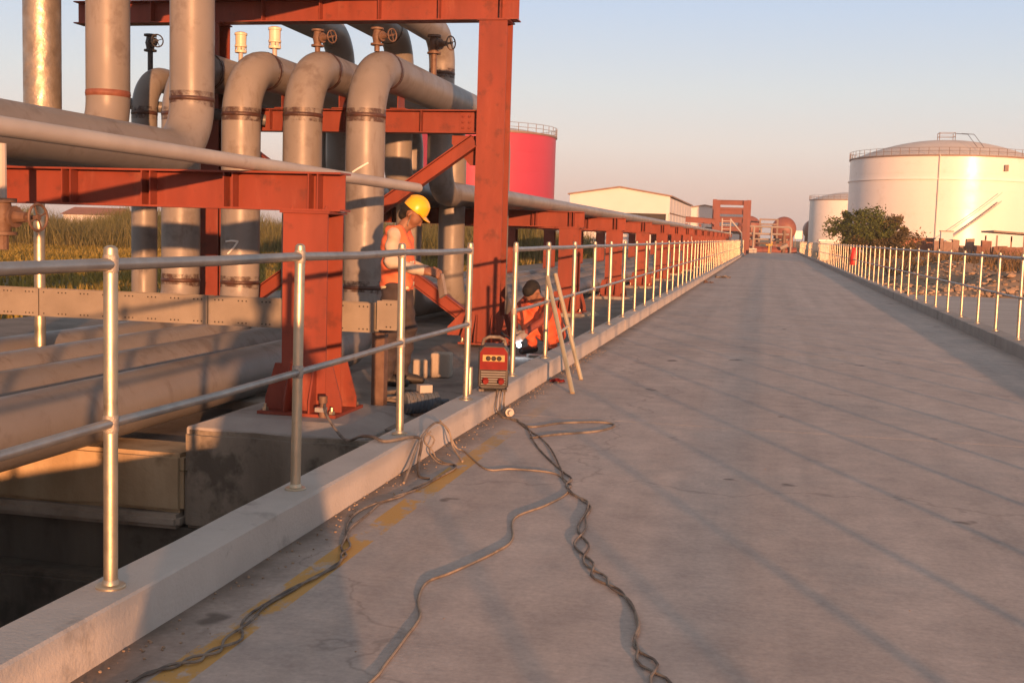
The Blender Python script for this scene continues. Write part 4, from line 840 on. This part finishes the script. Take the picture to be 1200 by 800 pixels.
# ================================================================== SMALL THINGS
# ladder leaning from the road against the handrail
t = thing('trestle_ladder', 'short bright steel ladder leaning on the left handrail', 'ladder', (-1.66, 10.25, 0))
o0 = Vector((-1.66, 10.25, 0)); A0, A1 = Vector((-1.62, 10.06, 0.0))-o0, Vector((-2.055, 11.0, 0.985))-o0; B0, B1 = Vector((-1.70, 11.05, 0.0))-o0, Vector((-2.055, 11.42, 1.0))-o0
q = MB(); q.tube([A0, A1], 0.021, 12); q.build('stile', 'ladder', t); q = MB(); q.tube([B0, B1], 0.021, 12); q.build('stile', 'ladder', t)
for k in (0.50,):
    q = MB(); q.tube([A0.lerp(A1, k), B0.lerp(B1, k)], 0.014, 8); q.build('rung', 'ladder', t)
# welding machine
t = thing('welding_machine', 'red portable welding machine standing on the left kerb', 'welding machine', (-2.06, 8.84, 0.180), R(13))
q = MB(); wv = [(-0.118, 0.03), (-0.118, 0.30), (-0.085, 0.345), (0.085, 0.345), (0.118, 0.30), (0.118, 0.03), (0.09, 0.005), (-0.09, 0.005)]
q.prism([(x, -0.155, z) for x, z in wv], (0, 0.26, 0)); bevel(recalc(q.build('case', 'blackv', t, 0)), 0.012, 3)
q = MB(); q.prism([(x*0.9, -0.163, 0.175+(z-0.175)*0.93) for x, z in wv if z > 0.1] + [(0.106, -0.163, 0.16), (-0.106, -0.163, 0.16)], (0, 0.012, 0)); recalc(q.build('front_cover', 'welder_red', t, 0))
q = MB(); q.box(-0.10, 0.10, -0.163, -0.151, 0.035, 0.158); gp = q.build('vent_grille', 'welder_grey', t, 0)
for k in range(6):
    q = MB(); q.box(-0.095, 0.095, -0.170, -0.1635, 0.045+0.019*k, 0.054+0.019*k); q.build('vent_slat', 'pipe_dark', gp, 0)
q = MB(); q.box(-0.085, 0.085, -0.167, -0.1635, 0.225, 0.275); cp = q.build('control_panel', 'welder_panel', t, 0)
for k in range(3):
    q = MB(); q.lathe([(0.02, 0), (0.018, 0.008), (0.012, 0.010)], (-0.042+0.042*k, -0.1672, 0.248), 14, (0, -1, 0)); q.build('dial', 'welder_grey', cp, 30)
q = MB(); q.tube([(-0.09, -0.05, 0.34), (-0.08, -0.05, 0.385), (-0.04, -0.05, 0.405), (0.04, -0.05, 0.405), (0.08, -0.05, 0.385), (0.09, -0.05, 0.34)], 0.013, 8); q.build('carry_handle', 'rubber', t)
for x in (-0.06, 0.06):
    q = MB(); q.lathe([(0.026, 0), (0.026, 0.03), (0.018, 0.035), (0.018, 0.07)], (x, -0.164, 0.075), 14, (0, -1, 0)); q.build('cable_socket', 'welder_red', t, 30)
for x in (-0.09, 0.09):
    q = MB(); q.box(x-0.02, x+0.02, -0.14, 0.16, -0.012, 0.004); q.build('foot', 'rubber', t, 0)
# cables
def cable(name, label, pts, r_, mat, twist=0, sub=7):
    P = smooth_path(pts, sub)
    mb = MB()
    if not twist: mb.tube(P, r_, 8)
    else:
        for ph in (0, math.pi):
            Q = []
            for i, p in enumerate(P):
                a = ph+i*0.50+1.6*math.sin(i*0.23)+0.9*math.sin(i*0.071+2); T = (P[min(i+1, len(P)-1)]-P[max(i-1, 0)]); T.z = 0; T = T.normalized() if T.length > 0 else Vector((1, 0, 0)); N = Vector((-T.y, T.x, 0))
                amp = twist*(0.55+0.5*math.sin(i*0.17+1)+0.35*math.sin(i*0.53)); Q.append(p + N*math.cos(a)*amp + Vector((0, 0, 0.45*r_*(1+math.sin(a)))))
            mb.tube(Q, r_, 7)
    return tag(mb.build(name, mat), label, 'cable')
c1 = [(-2.03, 8.86, .20), (-1.99, 8.75, .17), (-1.965, 8.62, .06), (-1.9, 8.5, .0065)] + [(x, y, .0065) for x, y in [(-1.759, 8.372), (-1.529, 7.839), (-1.213, 6.934), (-1.054, 6.468), (-0.985, 6.144), (-0.841, 5.88), (-0.815, 5.513), (-0.746, 5.049), (-0.62, 4.653), (-0.463, 4.374), (-0.389, 4.089), (-0.374, 3.867), (-0.258, 3.548), (-0.2, 3.1), (-0.05, 2.2)]]
cable('twisted_cable', 'dark twisted pair of cables running down the middle of the road', c1, 0.0052, 'rubber', 0.030)
c2 = [(-1.985, 7.05, .20), (-1.93, 7.06, .13), (-1.88, 7.07, .03)] + [(x, y, .006) for x, y in [(-1.814, 7.055), (-1.56, 6.583), (-1.417, 6.638), (-1.182, 6.621), (-1.077, 6.459), (-0.998, 6.139), (-1.053, 5.805), (-1.15, 5.485), (-1.076, 5.09), (-1.102, 4.857), (-1.201, 4.513), (-1.261, 4.346), (-1.23, 4.129), (-1.167, 3.943), (-1.15, 3.715), (-1.138, 3.469), (-1.136, 3.285), (-1.2, 2.6)]]
cable('pale_cable', 'thin pale cable winding over the road towards the viewer', c2, 0.0050, 'cable_pale')
c4 = [(-1.97, 6.75, .17), (-1.93, 6.70, .05), (-1.86, 6.66, .0065)] + [(x, y, .0065) for x, y in [(-1.74, 6.539), (-1.803, 5.847), (-1.88, 5.476), (-1.852, 5.067), (-1.741, 4.715), (-1.682, 4.458), (-1.719, 4.14), (-1.745, 3.81), (-1.696, 3.503), (-1.73, 3.329), (-1.803, 3.192), (-1.824, 3.078), (-1.85, 2.5)]]
cable('kerb_cable', 'dark double cable lying along the foot of the left kerb', c4, 0.0050, 'rubber', 0.024)
cable('loop_cable', 'flat loop of dark cable on the road in front of the ladder', [(x, y, .0065) for x, y in [(-1.72, 8.3), (-1.60, 8.15), (-1.434, 8.40), (-1.166, 8.56), (-1.041, 8.45), (-1.125, 8.154), (-1.388, 7.897), (-1.519, 7.7)]], 0.0075, 'rubber')
cable('earth_cable', 'black earth cable from the near red column base over the kerb', [(-2.98, 7.60, .17), (-2.86, 7.35, .12), (-2.62, 7.05, .03), (-2.40, 6.72, .12), (-2.216, 6.42, .182), (-2.1, 6.32, .18), (-2.0, 6.50, .182), (-1.955, 6.55, .15), (-1.93, 6.42, .05), (-1.87, 6.25, .0065), (-1.80, 6.20, .0065)], 0.0095, 'rubber')
cable('arc_cable', 'thin pale cable arching off the kerb top in a low hoop', [(-1.90, 6.05, .0065), (-1.93, 6.25, .05), (-1.96, 6.55, .16), (-1.955, 6.85, .215), (-1.90, 6.95, .16), (-1.85, 6.9, .06), (-1.75, 6.75, .0065)], 0.007, 'cable_pale')
cable('plug_lead', 'black lead hanging from the welding machine to the plug at the kerb', [(-2.0, 9.0, .42), (-1.98, 8.95, .33), (-1.975, 8.9, .2), (-1.97, 8.85, .06), (-1.93, 8.70, .03)], 0.007, 'rubber')
t = thing('plug_connector', 'pale plug connector lying at the foot of the kerb', 'plug', (-1.88, 8.62, 0.03), R(-60))
q = MB(); q.lathe([(0.012, -0.07), (0.026, -0.05), (0.03, 0), (0.034, 0.002), (0.034, 0.03), (0.022, 0.032), (0.02, 0.07)], n=14, axis=(1, 0, 0)); q.build('housing', 'pale_pipe', t); q = MB(); q.lathe([(0.0345, 0.0), (0.036, 0.005), (0.036, 0.02), (0.0345, 0.026)], n=14, axis=(1, 0, 0)); q.build('lock_ring', 'blue', t)
t = thing('earth_clamp', 'brass earth clamp on the foot of the near red column', 'clamp', (-2.99, 7.60, 0.07))
q = MB(); q.lathe([(0.03, 0), (0.03, 0.05), (0.022, 0.052), (0.022, 0.10), (0.03, 0.102), (0.03, 0.15)], n=12); q.build('body', 'rustv', t); q = MB(); q.box(-0.05, 0.02, -0.03, 0.03, 0.04, 0.07); q.build('jaw', 'alu', t, 0)
# litter and loose parts
q = MB(); q.tube([((0.17+0.012*math.sin(k*1.7))*math.cos(k*0.35), (0.15+0.015*math.cos(k*1.3))*math.sin(k*0.35), 0.02+0.0016*k+0.01*math.sin(k*0.9)) for k in range(64)], 0.012, 7)
tag(q.build('hose_coil', 'rubber', loc=(-2.78, 8.75, -0.012)), 'coil of dark hose on the ground beside the near red column', 'hose')
t = thing('pump_motor', 'small blue pump motor lying behind the kerb by the near column', 'motor', (-2.52, 8.50, -0.012), R(38))
q = MB(); q.lathe([(0.06, -0.17), (0.085, -0.16), (0.085, 0.10), (0.06, 0.12), (0.025, 0.125), (0.025, 0.2)], (0, 0, 0.09), 18, (1, 0, 0)); q.build('motor_body', 'blue', t)
for k in range(8):
    q = MB(); q.lathe([(0.088, -0.006), (0.092, -0.004), (0.092, 0.004), (0.088, 0.006)], (-0.14+0.03*k, 0, 0.09), 18, (1, 0, 0)); q.build('cooling_fin', 'blue', t)
q = MB(); q.box(-0.05, 0.05, -0.04, 0.04, 0.172, 0.23); q.build('terminal_box', 'pale_pipe', t, 0); q = MB(); q.box(-0.12, 0.08, -0.09, 0.09, 0, 0.02); q.build('foot_plate', 'rustv', t, 0)
for k, (x, y, s, lb) in enumerate([(-3.02, 10.75, 0.16, 'square concrete block on the walkway behind the worker'), (-3.20, 10.62, 0.12, 'smaller concrete block left of the square one by the worker')]):
    q = MB(); q.box(-s*0.6, s*0.6, -s*0.6, s*0.6, 0, s*1.5); o = bevel(q.build('concrete_block', 'old', smooth=0, loc=(x, y, -0.012)), 0.02); o.rotation_euler.z = 0.3*k+0.1; tag(o, lb, 'block')
def rag(label, loc, s, seed, mat):
    rr = random.Random(seed); n_ = 7; vs = []
    for i in range(n_):
        for j in range(n_):
            vs.append(((i/(n_-1)-.5)*s*rr.uniform(.9, 1.1), (j/(n_-1)-.5)*s*0.6*rr.uniform(.85, 1.15), 0.006+abs(rr.gauss(0, s*0.09))))
    q = MB(); q.add(vs, [(i*n_+j, i*n_+j+1, (i+1)*n_+j+1, (i+1)*n_+j) for i in range(n_-1) for j in range(n_-1)])
    o = q.build('litter_scrap', mat, loc=loc); md = o.modifiers.new('solid', 'SOLIDIFY'); md.thickness = 0.006; tag(o, label, 'litter'); return o
rag('dark scrap of litter far down the left side of the road', (-1.5, 42, 0.0), 0.55, 1, 'rubber'); rag('second smaller scrap of litter on the road nearer than the dark one', (-1.75, 36.8, 0.0), 0.30, 2, 'rustv')
rag('crumpled scrap at the foot of the kerb by the ladder', (-1.88, 10.75, 0.0), 0.14, 3, 'welder_red')
peb = MB(); V, F_, off = [], [], 0
for k in range(520):
    if rnd.random() < 0.86: x = -2.0+abs(rnd.gauss(0, 0.10)); y = rnd.uniform(2.2, 14)
    else: x = rnd.uniform(-1.9, 2.5); y = rnd.uniform(2.6, 16)
    s = rnd.uniform(0.0015, 0.004) if x > -1.85 else rnd.uniform(0.002, 0.008); b = base[k % 8]*s; V.append(b+np.array([x, y, s*.4])); F_.append(bf[k % 8]+off); off += len(b)
o = link_mesh('grit', np_mesh('grit', np.concatenate(V), np.concatenate(F_), 'stone')); stuff(o); tag(o, 'grit and pebbles gathered along the foot of the left kerb', 'grit')

# ================================================================== PEOPLE
def sdf_mesh(prims, h, k=0.03, clip=None, inflate=0.0, fold=()):
    """smooth union of round cones (p0, p1, r0, r1, material index) meshed by surface nets"""
    A = np.array([list(p[0])+list(p[1]) for p in prims]); rm = max(max(p[2], p[3]) for p in prims)+inflate
    lo = np.minimum(A[:, :3], A[:, 3:]).min(0)-rm-3*h; hi = np.maximum(A[:, :3], A[:, 3:]).max(0)+rm+3*h
    n = np.ceil((hi-lo)/h).astype(int)+1
    ax = [lo[i]+h*np.arange(n[i]) for i in range(3)]
    D = np.full(n, 1.0, np.float32); LAB = np.zeros(n, np.int16); best = np.full(n, 9.0, np.float32)
    for p0, p1, r0, r1, mi in prims:
        p0 = np.array(p0, float); p1 = np.array(p1, float); mg = max(r0, r1)+inflate+k+3*h
        a = np.maximum(0, np.floor((np.minimum(p0, p1)-mg-lo)/h).astype(int)); b = np.minimum(n, np.ceil((np.maximum(p0, p1)+mg-lo)/h).astype(int)+1)
        X, Y, Z = np.meshgrid(ax[0][a[0]:b[0]], ax[1][a[1]:b[1]], ax[2][a[2]:b[2]], indexing='ij')
        e = p1-p0; L2 = max(e@e, 1e-9); t_ = np.clip(((X-p0[0])*e[0]+(Y-p0[1])*e[1]+(Z-p0[2])*e[2])/L2, 0, 1)
        d_ = np.sqrt((X-p0[0]-e[0]*t_)**2+(Y-p0[1]-e[1]*t_)**2+(Z-p0[2]-e[2]*t_)**2)-(r0+(r1-r0)*t_)-inflate
        sl = tuple(slice(a[i], b[i]) for i in range(3)); o_ = D[sl]
        hh = np.clip(0.5+0.5*(o_-d_)/k, 0, 1); D[sl] = o_*(1-hh)+d_*hh-k*hh*(1-hh)
        m_ = d_ < best[sl]; LAB[sl] = np.where(m_, mi, LAB[sl]); best[sl] = np.minimum(best[sl], d_)
    if clip: 
        X, Y, Z = np.meshgrid(*ax, indexing='ij'); D = np.maximum(D, clip(X, Y, Z).astype(np.float32))
    if fold:
        X, Y, Z = np.meshgrid(*ax, indexing='ij'); w_ = np.isin(LAB, fold)
        D = D+np.where(w_, 0.0065*np.sin(31*Z+9*X+6*np.sin(7*Y+5*X))*np.sin(13*Y+8*Z+3*np.sin(11*X))+0.004*np.sin(55*Z-23*Y+19*X), 0).astype(np.float32)
    S = D < 0; corners = [(i, j, l_) for i in (0, 1) for j in (0, 1) for l_ in (0, 1)]
    sub = lambda G, c: G[c[0]:n[0]-1+c[0], c[1]:n[1]-1+c[1], c[2]:n[2]-1+c[2]]
    cnt = sum(sub(S, c).astype(int) for c in corners); act = (cnt > 0) & (cnt < 8)
    acc = np.zeros(act.shape+(3,), np.float32); num = np.zeros(act.shape, np.float32)
    for c in corners:
        for ax_ in range(3):
            if c[ax_] == 0:
                c2 = list(c); c2[ax_] = 1; d0 = sub(D, c); d1 = sub(D, c2); m_ = (d0 < 0) != (d1 < 0); t_ = np.where(m_, d0/np.where(m_, d0-d1, 1), 0)
                for q_ in range(3): acc[..., q_] += np.where(m_, c[q_]+(t_ if q_ == ax_ else 0), 0)
                num += m_
    idx = -np.ones(act.shape, int); idx[act] = np.arange(act.sum()); cells = np.argwhere(act)
    V_ = (cells+acc[act]/num[act][:, None])*h+lo; lab = LAB[1:, 1:, 1:][act]
    faces = []
    for ax_ in range(3):
        u, w_ = [(1, 2), (2, 0), (0, 1)][ax_]
        s0 = [slice(1, n[i]-1) for i in range(3)]; s0[ax_] = slice(0, n[ax_]-1); s1 = list(s0); s1[ax_] = slice(1, n[ax_])
        a, b = S[tuple(s0)], S[tuple(s1)]; ch = np.argwhere(a != b); sg = a[a != b]
        base_ = ch+np.array([0 if i == ax_ else 1 for i in range(3)])
        du = np.eye(3, dtype=int)[u]; dw = np.eye(3, dtype=int)[w_]
        g_ = lambda q_: idx[q_[:, 0], q_[:, 1], q_[:, 2]]
        Q = np.stack([g_(base_-du-dw), g_(base_-dw), g_(base_), g_(base_-du)], 1); Q[~sg] = Q[~sg][:, ::-1]; faces.append(Q)
    Fq = np.concatenate(faces); Fq = Fq[(Fq >= 0).all(1)]
    return V_, Fq, lab
def sdf_obj(name, prims, mats, parent, h=0.01, k=0.03, clip=None, inflate=0.0, fold=()):
    V_, Fq, lab = sdf_mesh(prims, h, k, clip, inflate, fold)
    me = bpy.data.meshes.new(name); me.from_pydata(V_.tolist(), [], Fq.tolist())
    for m_ in mats: me.materials.append(M[m_])
    if len(mats) > 1: me.polygons.foreach_set('material_index', np.minimum(lab[Fq[:, 0]], len(mats)-1).astype(np.int32))
    me.shade_smooth(); me.update(); o = bpy.data.objects.new(name, me); COL.objects.link(o); o.parent = parent; return o
def hand(wr, fwd, side, palm_n, mi, curl=0.5, s=1.0):
    """palm, four unequal bent fingers and a thumb leaving the side of the palm"""
    wr, fwd, side, pn = (Vector(v_) for v_ in (wr, fwd, side, palm_n)); out = []
    pc = wr+fwd*0.05*s
    for j in (-1, 0, 1): out.append((tuple(wr+side*0.012*j*s), tuple(wr+fwd*0.085*s+side*0.026*j*s), 0.019*s, 0.015*s, mi))
    for j, ln in zip((-1.5, -0.5, 0.5, 1.5), (0.058, 0.072, 0.076, 0.066)):
        b0 = wr+fwd*0.09*s+side*0.019*j*s; d1 = (fwd*math.cos(curl)+pn*math.sin(curl)); d2 = (fwd*math.cos(curl*2.4)+pn*math.sin(curl*2.4))
        b1 = b0+d1*ln*0.5*s; b2 = b1+d2*ln*0.55*s
        out += [(tuple(b0), tuple(b1), 0.0095*s, 0.009*s, mi), (tuple(b1), tuple(b2), 0.009*s, 0.0075*s, mi)]
    t0 = wr+fwd*0.03*s+side*0.03*s; t1 = t0+(side*0.6+fwd*0.6+pn*0.4).normalized()*0.04*s; t2 = t1+(fwd*0.8+pn*0.6).normalized()*0.035*s
    return out + [(tuple(t0), tuple(t1), 0.012*s, 0.0105*s, mi), (tuple(t1), tuple(t2), 0.0105*s, 0.0085*s, mi)]
def head(c, fwd, up, mi_skin, mi_hair, s=1.0):
    c, f_, u_ = Vector(c), Vector(fwd).normalized(), Vector(up).normalized(); sd_ = u_.cross(f_); P = []
    a = lambda x, y, z: tuple(c+f_*x*s+sd_*y*s+u_*z*s)
    P += [(a(-0.03, 0, 0.03), a(0.025, 0, 0.03), 0.085*s, 0.08*s, mi_skin), (a(0.03, 0, -0.03), a(0.045, 0, -0.085), 0.06*s, 0.038*s, mi_skin), (a(0.05, 0.025, -0.02), a(0.05, -0.025, -0.02), 0.045*s, 0.045*s, mi_skin)]
    P += [(a(0.098, 0, 0.005), a(0.112, 0, -0.03), 0.009*s, 0.014*s, mi_skin), (a(0.085, 0.015, -0.062), a(0.085, -0.015, -0.062), 0.011*s, 0.011*s, mi_skin), (a(0.075, 0.03, 0.018), a(0.075, -0.03, 0.018), 0.02*s, 0.02*s, mi_skin)]
    for sy_ in (-1, 1): P.append((a(-0.005, sy_*0.083, 0.012), a(-0.012, sy_*0.088, -0.022), 0.014*s, 0.010*s, mi_skin))
    H = [(a(-0.035, 0, 0.045), a(0.03, 0, 0.055), 0.089*s, 0.080*s, mi_hair), (a(-0.055, 0, -0.01), a(-0.06, 0, -0.05), 0.07*s, 0.05*s, mi_hair)]
    return P, H, a
# ---- standing worker in the yellow helmet (local +x = facing)
t = thing('person', 'worker in a yellow helmet and orange vest standing with head bent behind the handrail', 'person', (-3.26, 10.05, -0.012), R(8))
SK, SH, TR, BO = 0, 1, 2, 3
body = []
for s in (-1, 1):
    fx = 0.05*s
    body += [((0.0, s*0.085, 0.90), (0.02+fx, s*0.10, 0.50), 0.122, 0.098, TR), ((0.02+fx, s*0.10, 0.50), (-0.03+fx, s*0.11, 0.10), 0.098, 0.080, TR), ((-0.04+fx, s*0.11, 0.055), (0.06+fx, s*0.12, 0.045), 0.05, 0.045, BO), ((0.06+fx, s*0.12, 0.045), (0.17+fx, s*0.13, 0.035), 0.045, 0.034, BO)]
    body += [((0.0, s*0.055, 0.93), (0.005, s*0.06, 1.02), 0.122, 0.115, TR), ((0.01, s*0.06, 1.06), (0.0, s*0.085, 1.26), 0.108, 0.112, SH), ((0.0, s*0.085, 1.26), (0.0, s*0.14, 1.375), 0.105, 0.072, SH)]
    body += [((0.0, s*0.185, 1.37), (-0.02, s*0.245, 1.12), 0.066, 0.052, SH), ((-0.02, s*0.245, 1.12), (0.23, s*0.15, 1.045), 0.052, 0.042, SH), ((0.23, s*0.15, 1.045), (0.26, s*0.14, 1.045), 0.032, 0.028, SK)]
    body += hand((0.27, s*0.135, 1.045), (0.93, -s*0.30, -0.15), (0, -s*0.6, 0.8) if s > 0 else (0, 0.6, 0.8), (0.1, -s*0.8, -0.6), SK, 0.55)
body += [((0.015, 0, 1.38), (0.075, 0, 1.475), 0.062, 0.054, SK)]
hd, hr, ha = head((0.125, 0, 1.545), (0.80, 0, -0.60), (0.60, 0, 0.80), SK, SK)
sdf_obj('body', body+hd, ['skin', 'shirt', 'trousers', 'boots'], t, 0.0085, 0.022, fold=(1, 2))
sdf_obj('hair', hr, ['hair'], t, 0.009, 0.02)
torso = [p for p in body if p[4] == SH and abs(p[0][1]) < 0.15 and p[0][2] > 1.0] + [((0.0, s*0.055, 0.93), (0.005, s*0.06, 1.06), 0.122, 0.112, 0) for s in (-1, 1)]
armhole = lambda X, Y, Z: np.maximum(np.maximum(0.86+0.02*np.sin(9*Y+4*X)-Z, Z-1.445), 0.055-np.sqrt((np.abs(Y)-0.235)**2*0.7+(X+0.0)**2+(Z-1.33)**2*0.35))
vs_ = sdf_obj('safety_vest', torso, ['vest'], t, 0.0095, 0.03, armhole, 0.024, fold=(0, 1))
sdf_obj('reflective_stripe', torso, ['stripe'], t, 0.008, 0.03, lambda X, Y, Z: np.maximum(np.abs(Z-1.11)-0.022, 0.055-np.sqrt((np.abs(Y)-0.235)**2*0.7+X**2+(Z-1.33)**2*0.35)), 0.0245)
sdf_obj('reflective_stripe', torso, ['stripe'], t, 0.008, 0.03, lambda X, Y, Z: np.abs(Z-0.905-0.02*np.sin(9*Y+4*X))-0.018, 0.0245)
f_, u_ = Vector((0.80, 0, -0.60)), Vector((0.60, 0, 0.80)); hc = Vector((0.125, 0, 1.545))+u_*0.055-f_*0.005
q = MB(); q.lathe([(0.118, -0.012), (0.119, 0.0), (0.117, 0.03), (0.107, 0.07), (0.086, 0.102), (0.05, 0.123), (0.001, 0.13)], hc, 26, u_)
sx_ = u_.cross(f_)
q.add([hc+f_*(0.115*math.cos(a))+sx_*(0.115*math.sin(a))+u_*0.004 for a in [R(-70+14*k) for k in range(11)]] + [hc+f_*(0.10+0.075*math.cos(a))+sx_*(0.118*math.sin(a))-u_*0.012 for a in [R(-70+14*k) for k in range(11)]] +
      [hc+f_*(0.115*math.cos(a))+sx_*(0.115*math.sin(a))-u_*0.004 for a in [R(-70+14*k) for k in range(11)]] + [hc+f_*(0.10+0.075*math.cos(a))+sx_*(0.118*math.sin(a))-u_*0.018 for a in [R(-70+14*k) for k in range(11)]],
      [(k, k+1, k+12, k+11) for k in range(10)] + [(k+22, k+33, k+34, k+23) for k in range(10)] + [(k+11, k+12, k+34, k+33) for k in range(10)])
for o_ in (-0.022, 0, 0.022):
    q.tube([hc+u_*0.128*math.cos(a)+f_*(0.122*math.sin(a))+sx_*o_ for a in [R(-58+12*k) for k in range(10)]], 0.006, 5)
q.build('helmet', 'helmet', t, 50)
q = MB(); q.tube([Vector(ha(0.0, 0.088, 0.02)), Vector(ha(0.03, 0.07, -0.09)), Vector(ha(0.055, 0.0, -0.125)), Vector(ha(0.03, -0.07, -0.09)), Vector(ha(0.0, -0.088, 0.02))], 0.005, 5); q.build('chin_strap', 'rubber', t)
# rag hanging from the hand
q = MB(); q.prism([(0.345, 0.06, 1.03), (0.40, 0.0, 1.02), (0.44, -0.03, 0.84), (0.385, 0.02, 0.80), (0.37, 0.05, 0.9)], (0.02, 0.03, 0)); tag(recalc(q.build('work_rag', 'glove', smooth=0)), 'grey rag held by the worker in the yellow helmet', 'rag').matrix_world = Matrix.Translation((-3.26, 10.05, -0.012)) @ Matrix.Rotation(R(8), 4, 'Z')
# ---- crouching welder
t = thing('person', 'crouching welder in orange with black hair behind the leaning ladder', 'person', (-2.50, 13.3, -0.012), R(242))
body = []
for s in (-1, 1):
    body += [((-0.12, s*0.09, 0.24), (0.20, s*0.17, 0.46), 0.105, 0.078, 0), ((0.20, s*0.17, 0.46), (0.02, s*0.15, 0.11), 0.078, 0.055, 0), ((-0.01, s*0.15, 0.055), (0.20, s*0.17, 0.04), 0.045, 0.036, 2)]
    body += [((-0.13, s*0.055, 0.28), (-0.02, s*0.07, 0.46), 0.12, 0.115, 0), ((-0.02, s*0.07, 0.46), (0.08, s*0.10, 0.60), 0.112, 0.09, 0), ((0.08, s*0.10, 0.60), (0.11, s*0.17, 0.64), 0.08, 0.066, 0)]
    body += [((0.12, s*0.19, 0.63), (0.30, s*0.24, 0.46), 0.062, 0.05, 1), ((0.30, s*0.24, 0.46), (0.42, s*0.10, 0.30), 0.05, 0.038, 1)]
    body += hand((0.43, s*0.085, 0.285), (0.75, -s*0.25, -0.55), (0, -s*0.5, 0.85), (0.2, -s*0.85, -0.4), 3, 0.6, 1.1)
body += [((0.13, 0, 0.64), (0.19, 0, 0.70), 0.06, 0.054, 4)]
hd, hr, ha = head((0.245, 0, 0.735), (0.72, 0, -0.69), (0.69, 0, 0.72), 4, 4)
sdf_obj('body', body+hd, ['coverall', 'maroon', 'boots', 'glove', 'skin'], t, 0.0095, 0.022, fold=(0, 1))
sdf_obj('hair', hr, ['hair'], t, 0.010, 0.02)
t = thing('welding_torch', 'welding torch with a bright white arc in the crouching worker\'s hands', 'torch', (-2.74, 13.05, 0))
q = MB(); q.tube([(-0.22, 0.0, 0.24), (-0.16, -0.03, 0.21), (-0.02, -0.15, 0.15)], [0.016, 0.014, 0.007], 8); q.build('handle', 'blackv', t)
q = MB(); q.lathe([(0.026*math.sin(math.pi*k/10), -0.026*math.cos(math.pi*k/10)) for k in range(11)], (0.04, -0.22, 0.13), 18); q.build('arc_light', 'arc', t)
ld = bpy.data.lights.new('arc_glow', 'POINT'); ld.energy = 1.2; ld.color = (0.75, 0.87, 1.0); ld.shadow_soft_size = 0.03; lo_ = bpy.data.objects.new('arc_glow', ld); COL.objects.link(lo_); lo_.parent = t; lo_.location = (0.05, -0.26, 0.15)
q = MB(); q.prism([(0.12, -0.05, 0.02), (0.34, 0.0, 0.02), (0.34, 0.0, 0.05), (0.12, -0.05, 0.05)], (0.05, -0.14, 0)); tag(recalc(q.build('steel_offcut', 'tray', smooth=0)), 'flat steel offcut leaning at the feet of the crouching welder', 'offcut').location = (-2.70, 12.75, 0)
# ---- person standing behind the camera (casts the long shadow on the kerb)
t = thing('person', 'person in a long dark coat standing behind the viewpoint, seen only by the shadow', 'person', (0.18, -0.56, 0.0), R(106))
body = []
for s in (-1, 1):
    body += [((0, s*0.12, 0.90), (0.02, s*0.20, 0.48), 0.11, 0.08, 1), ((0.02, s*0.20, 0.48), (-0.02, s*0.24, 0.10), 0.078, 0.06, 1), ((-0.03, s*0.24, 0.05), (0.16, s*0.27, 0.04), 0.05, 0.036, 2)]
    body += [((0, s*0.09, 0.98), (0, s*0.20, 0.36), 0.15, 0.17, 0), ((0, 0, 0.98), (0, 0, 0.36), 0.16, 0.16, 0), ((0, s*0.07, 1.06), (0, s*0.095, 1.28), 0.14, 0.14, 0), ((0, s*0.095, 1.28), (0, s*0.15, 1.38), 0.12, 0.08, 0)]
    body += [((0, s*0.20, 1.38), (0.04, s*0.34, 1.12), 0.075, 0.06, 0), ((0.04, s*0.34, 1.12), (0.24, s*0.12, 1.30), 0.058, 0.042, 0)]
    body += hand((0.25, s*0.11, 1.305), (0.6, -s*0.5, 0.6), (0, -s*0.5, 0.85), (0.2, -s*0.85, -0.2), 3, 0.6)
body += [((0, 0, 1.40), (0.02, 0, 1.50), 0.065, 0.058, 3)]
hd, hr, ha = head((0.04, 0, 1.60), (0.98, 0, -0.2), (0.2, 0, 0.98), 3, 3)
sdf_obj('body', body+hd, ['navy', 'trousers', 'boots', 'skin'], t, 0.014, 0.025); sdf_obj('hair', hr, ['hair'], t, 0.014, 0.02)
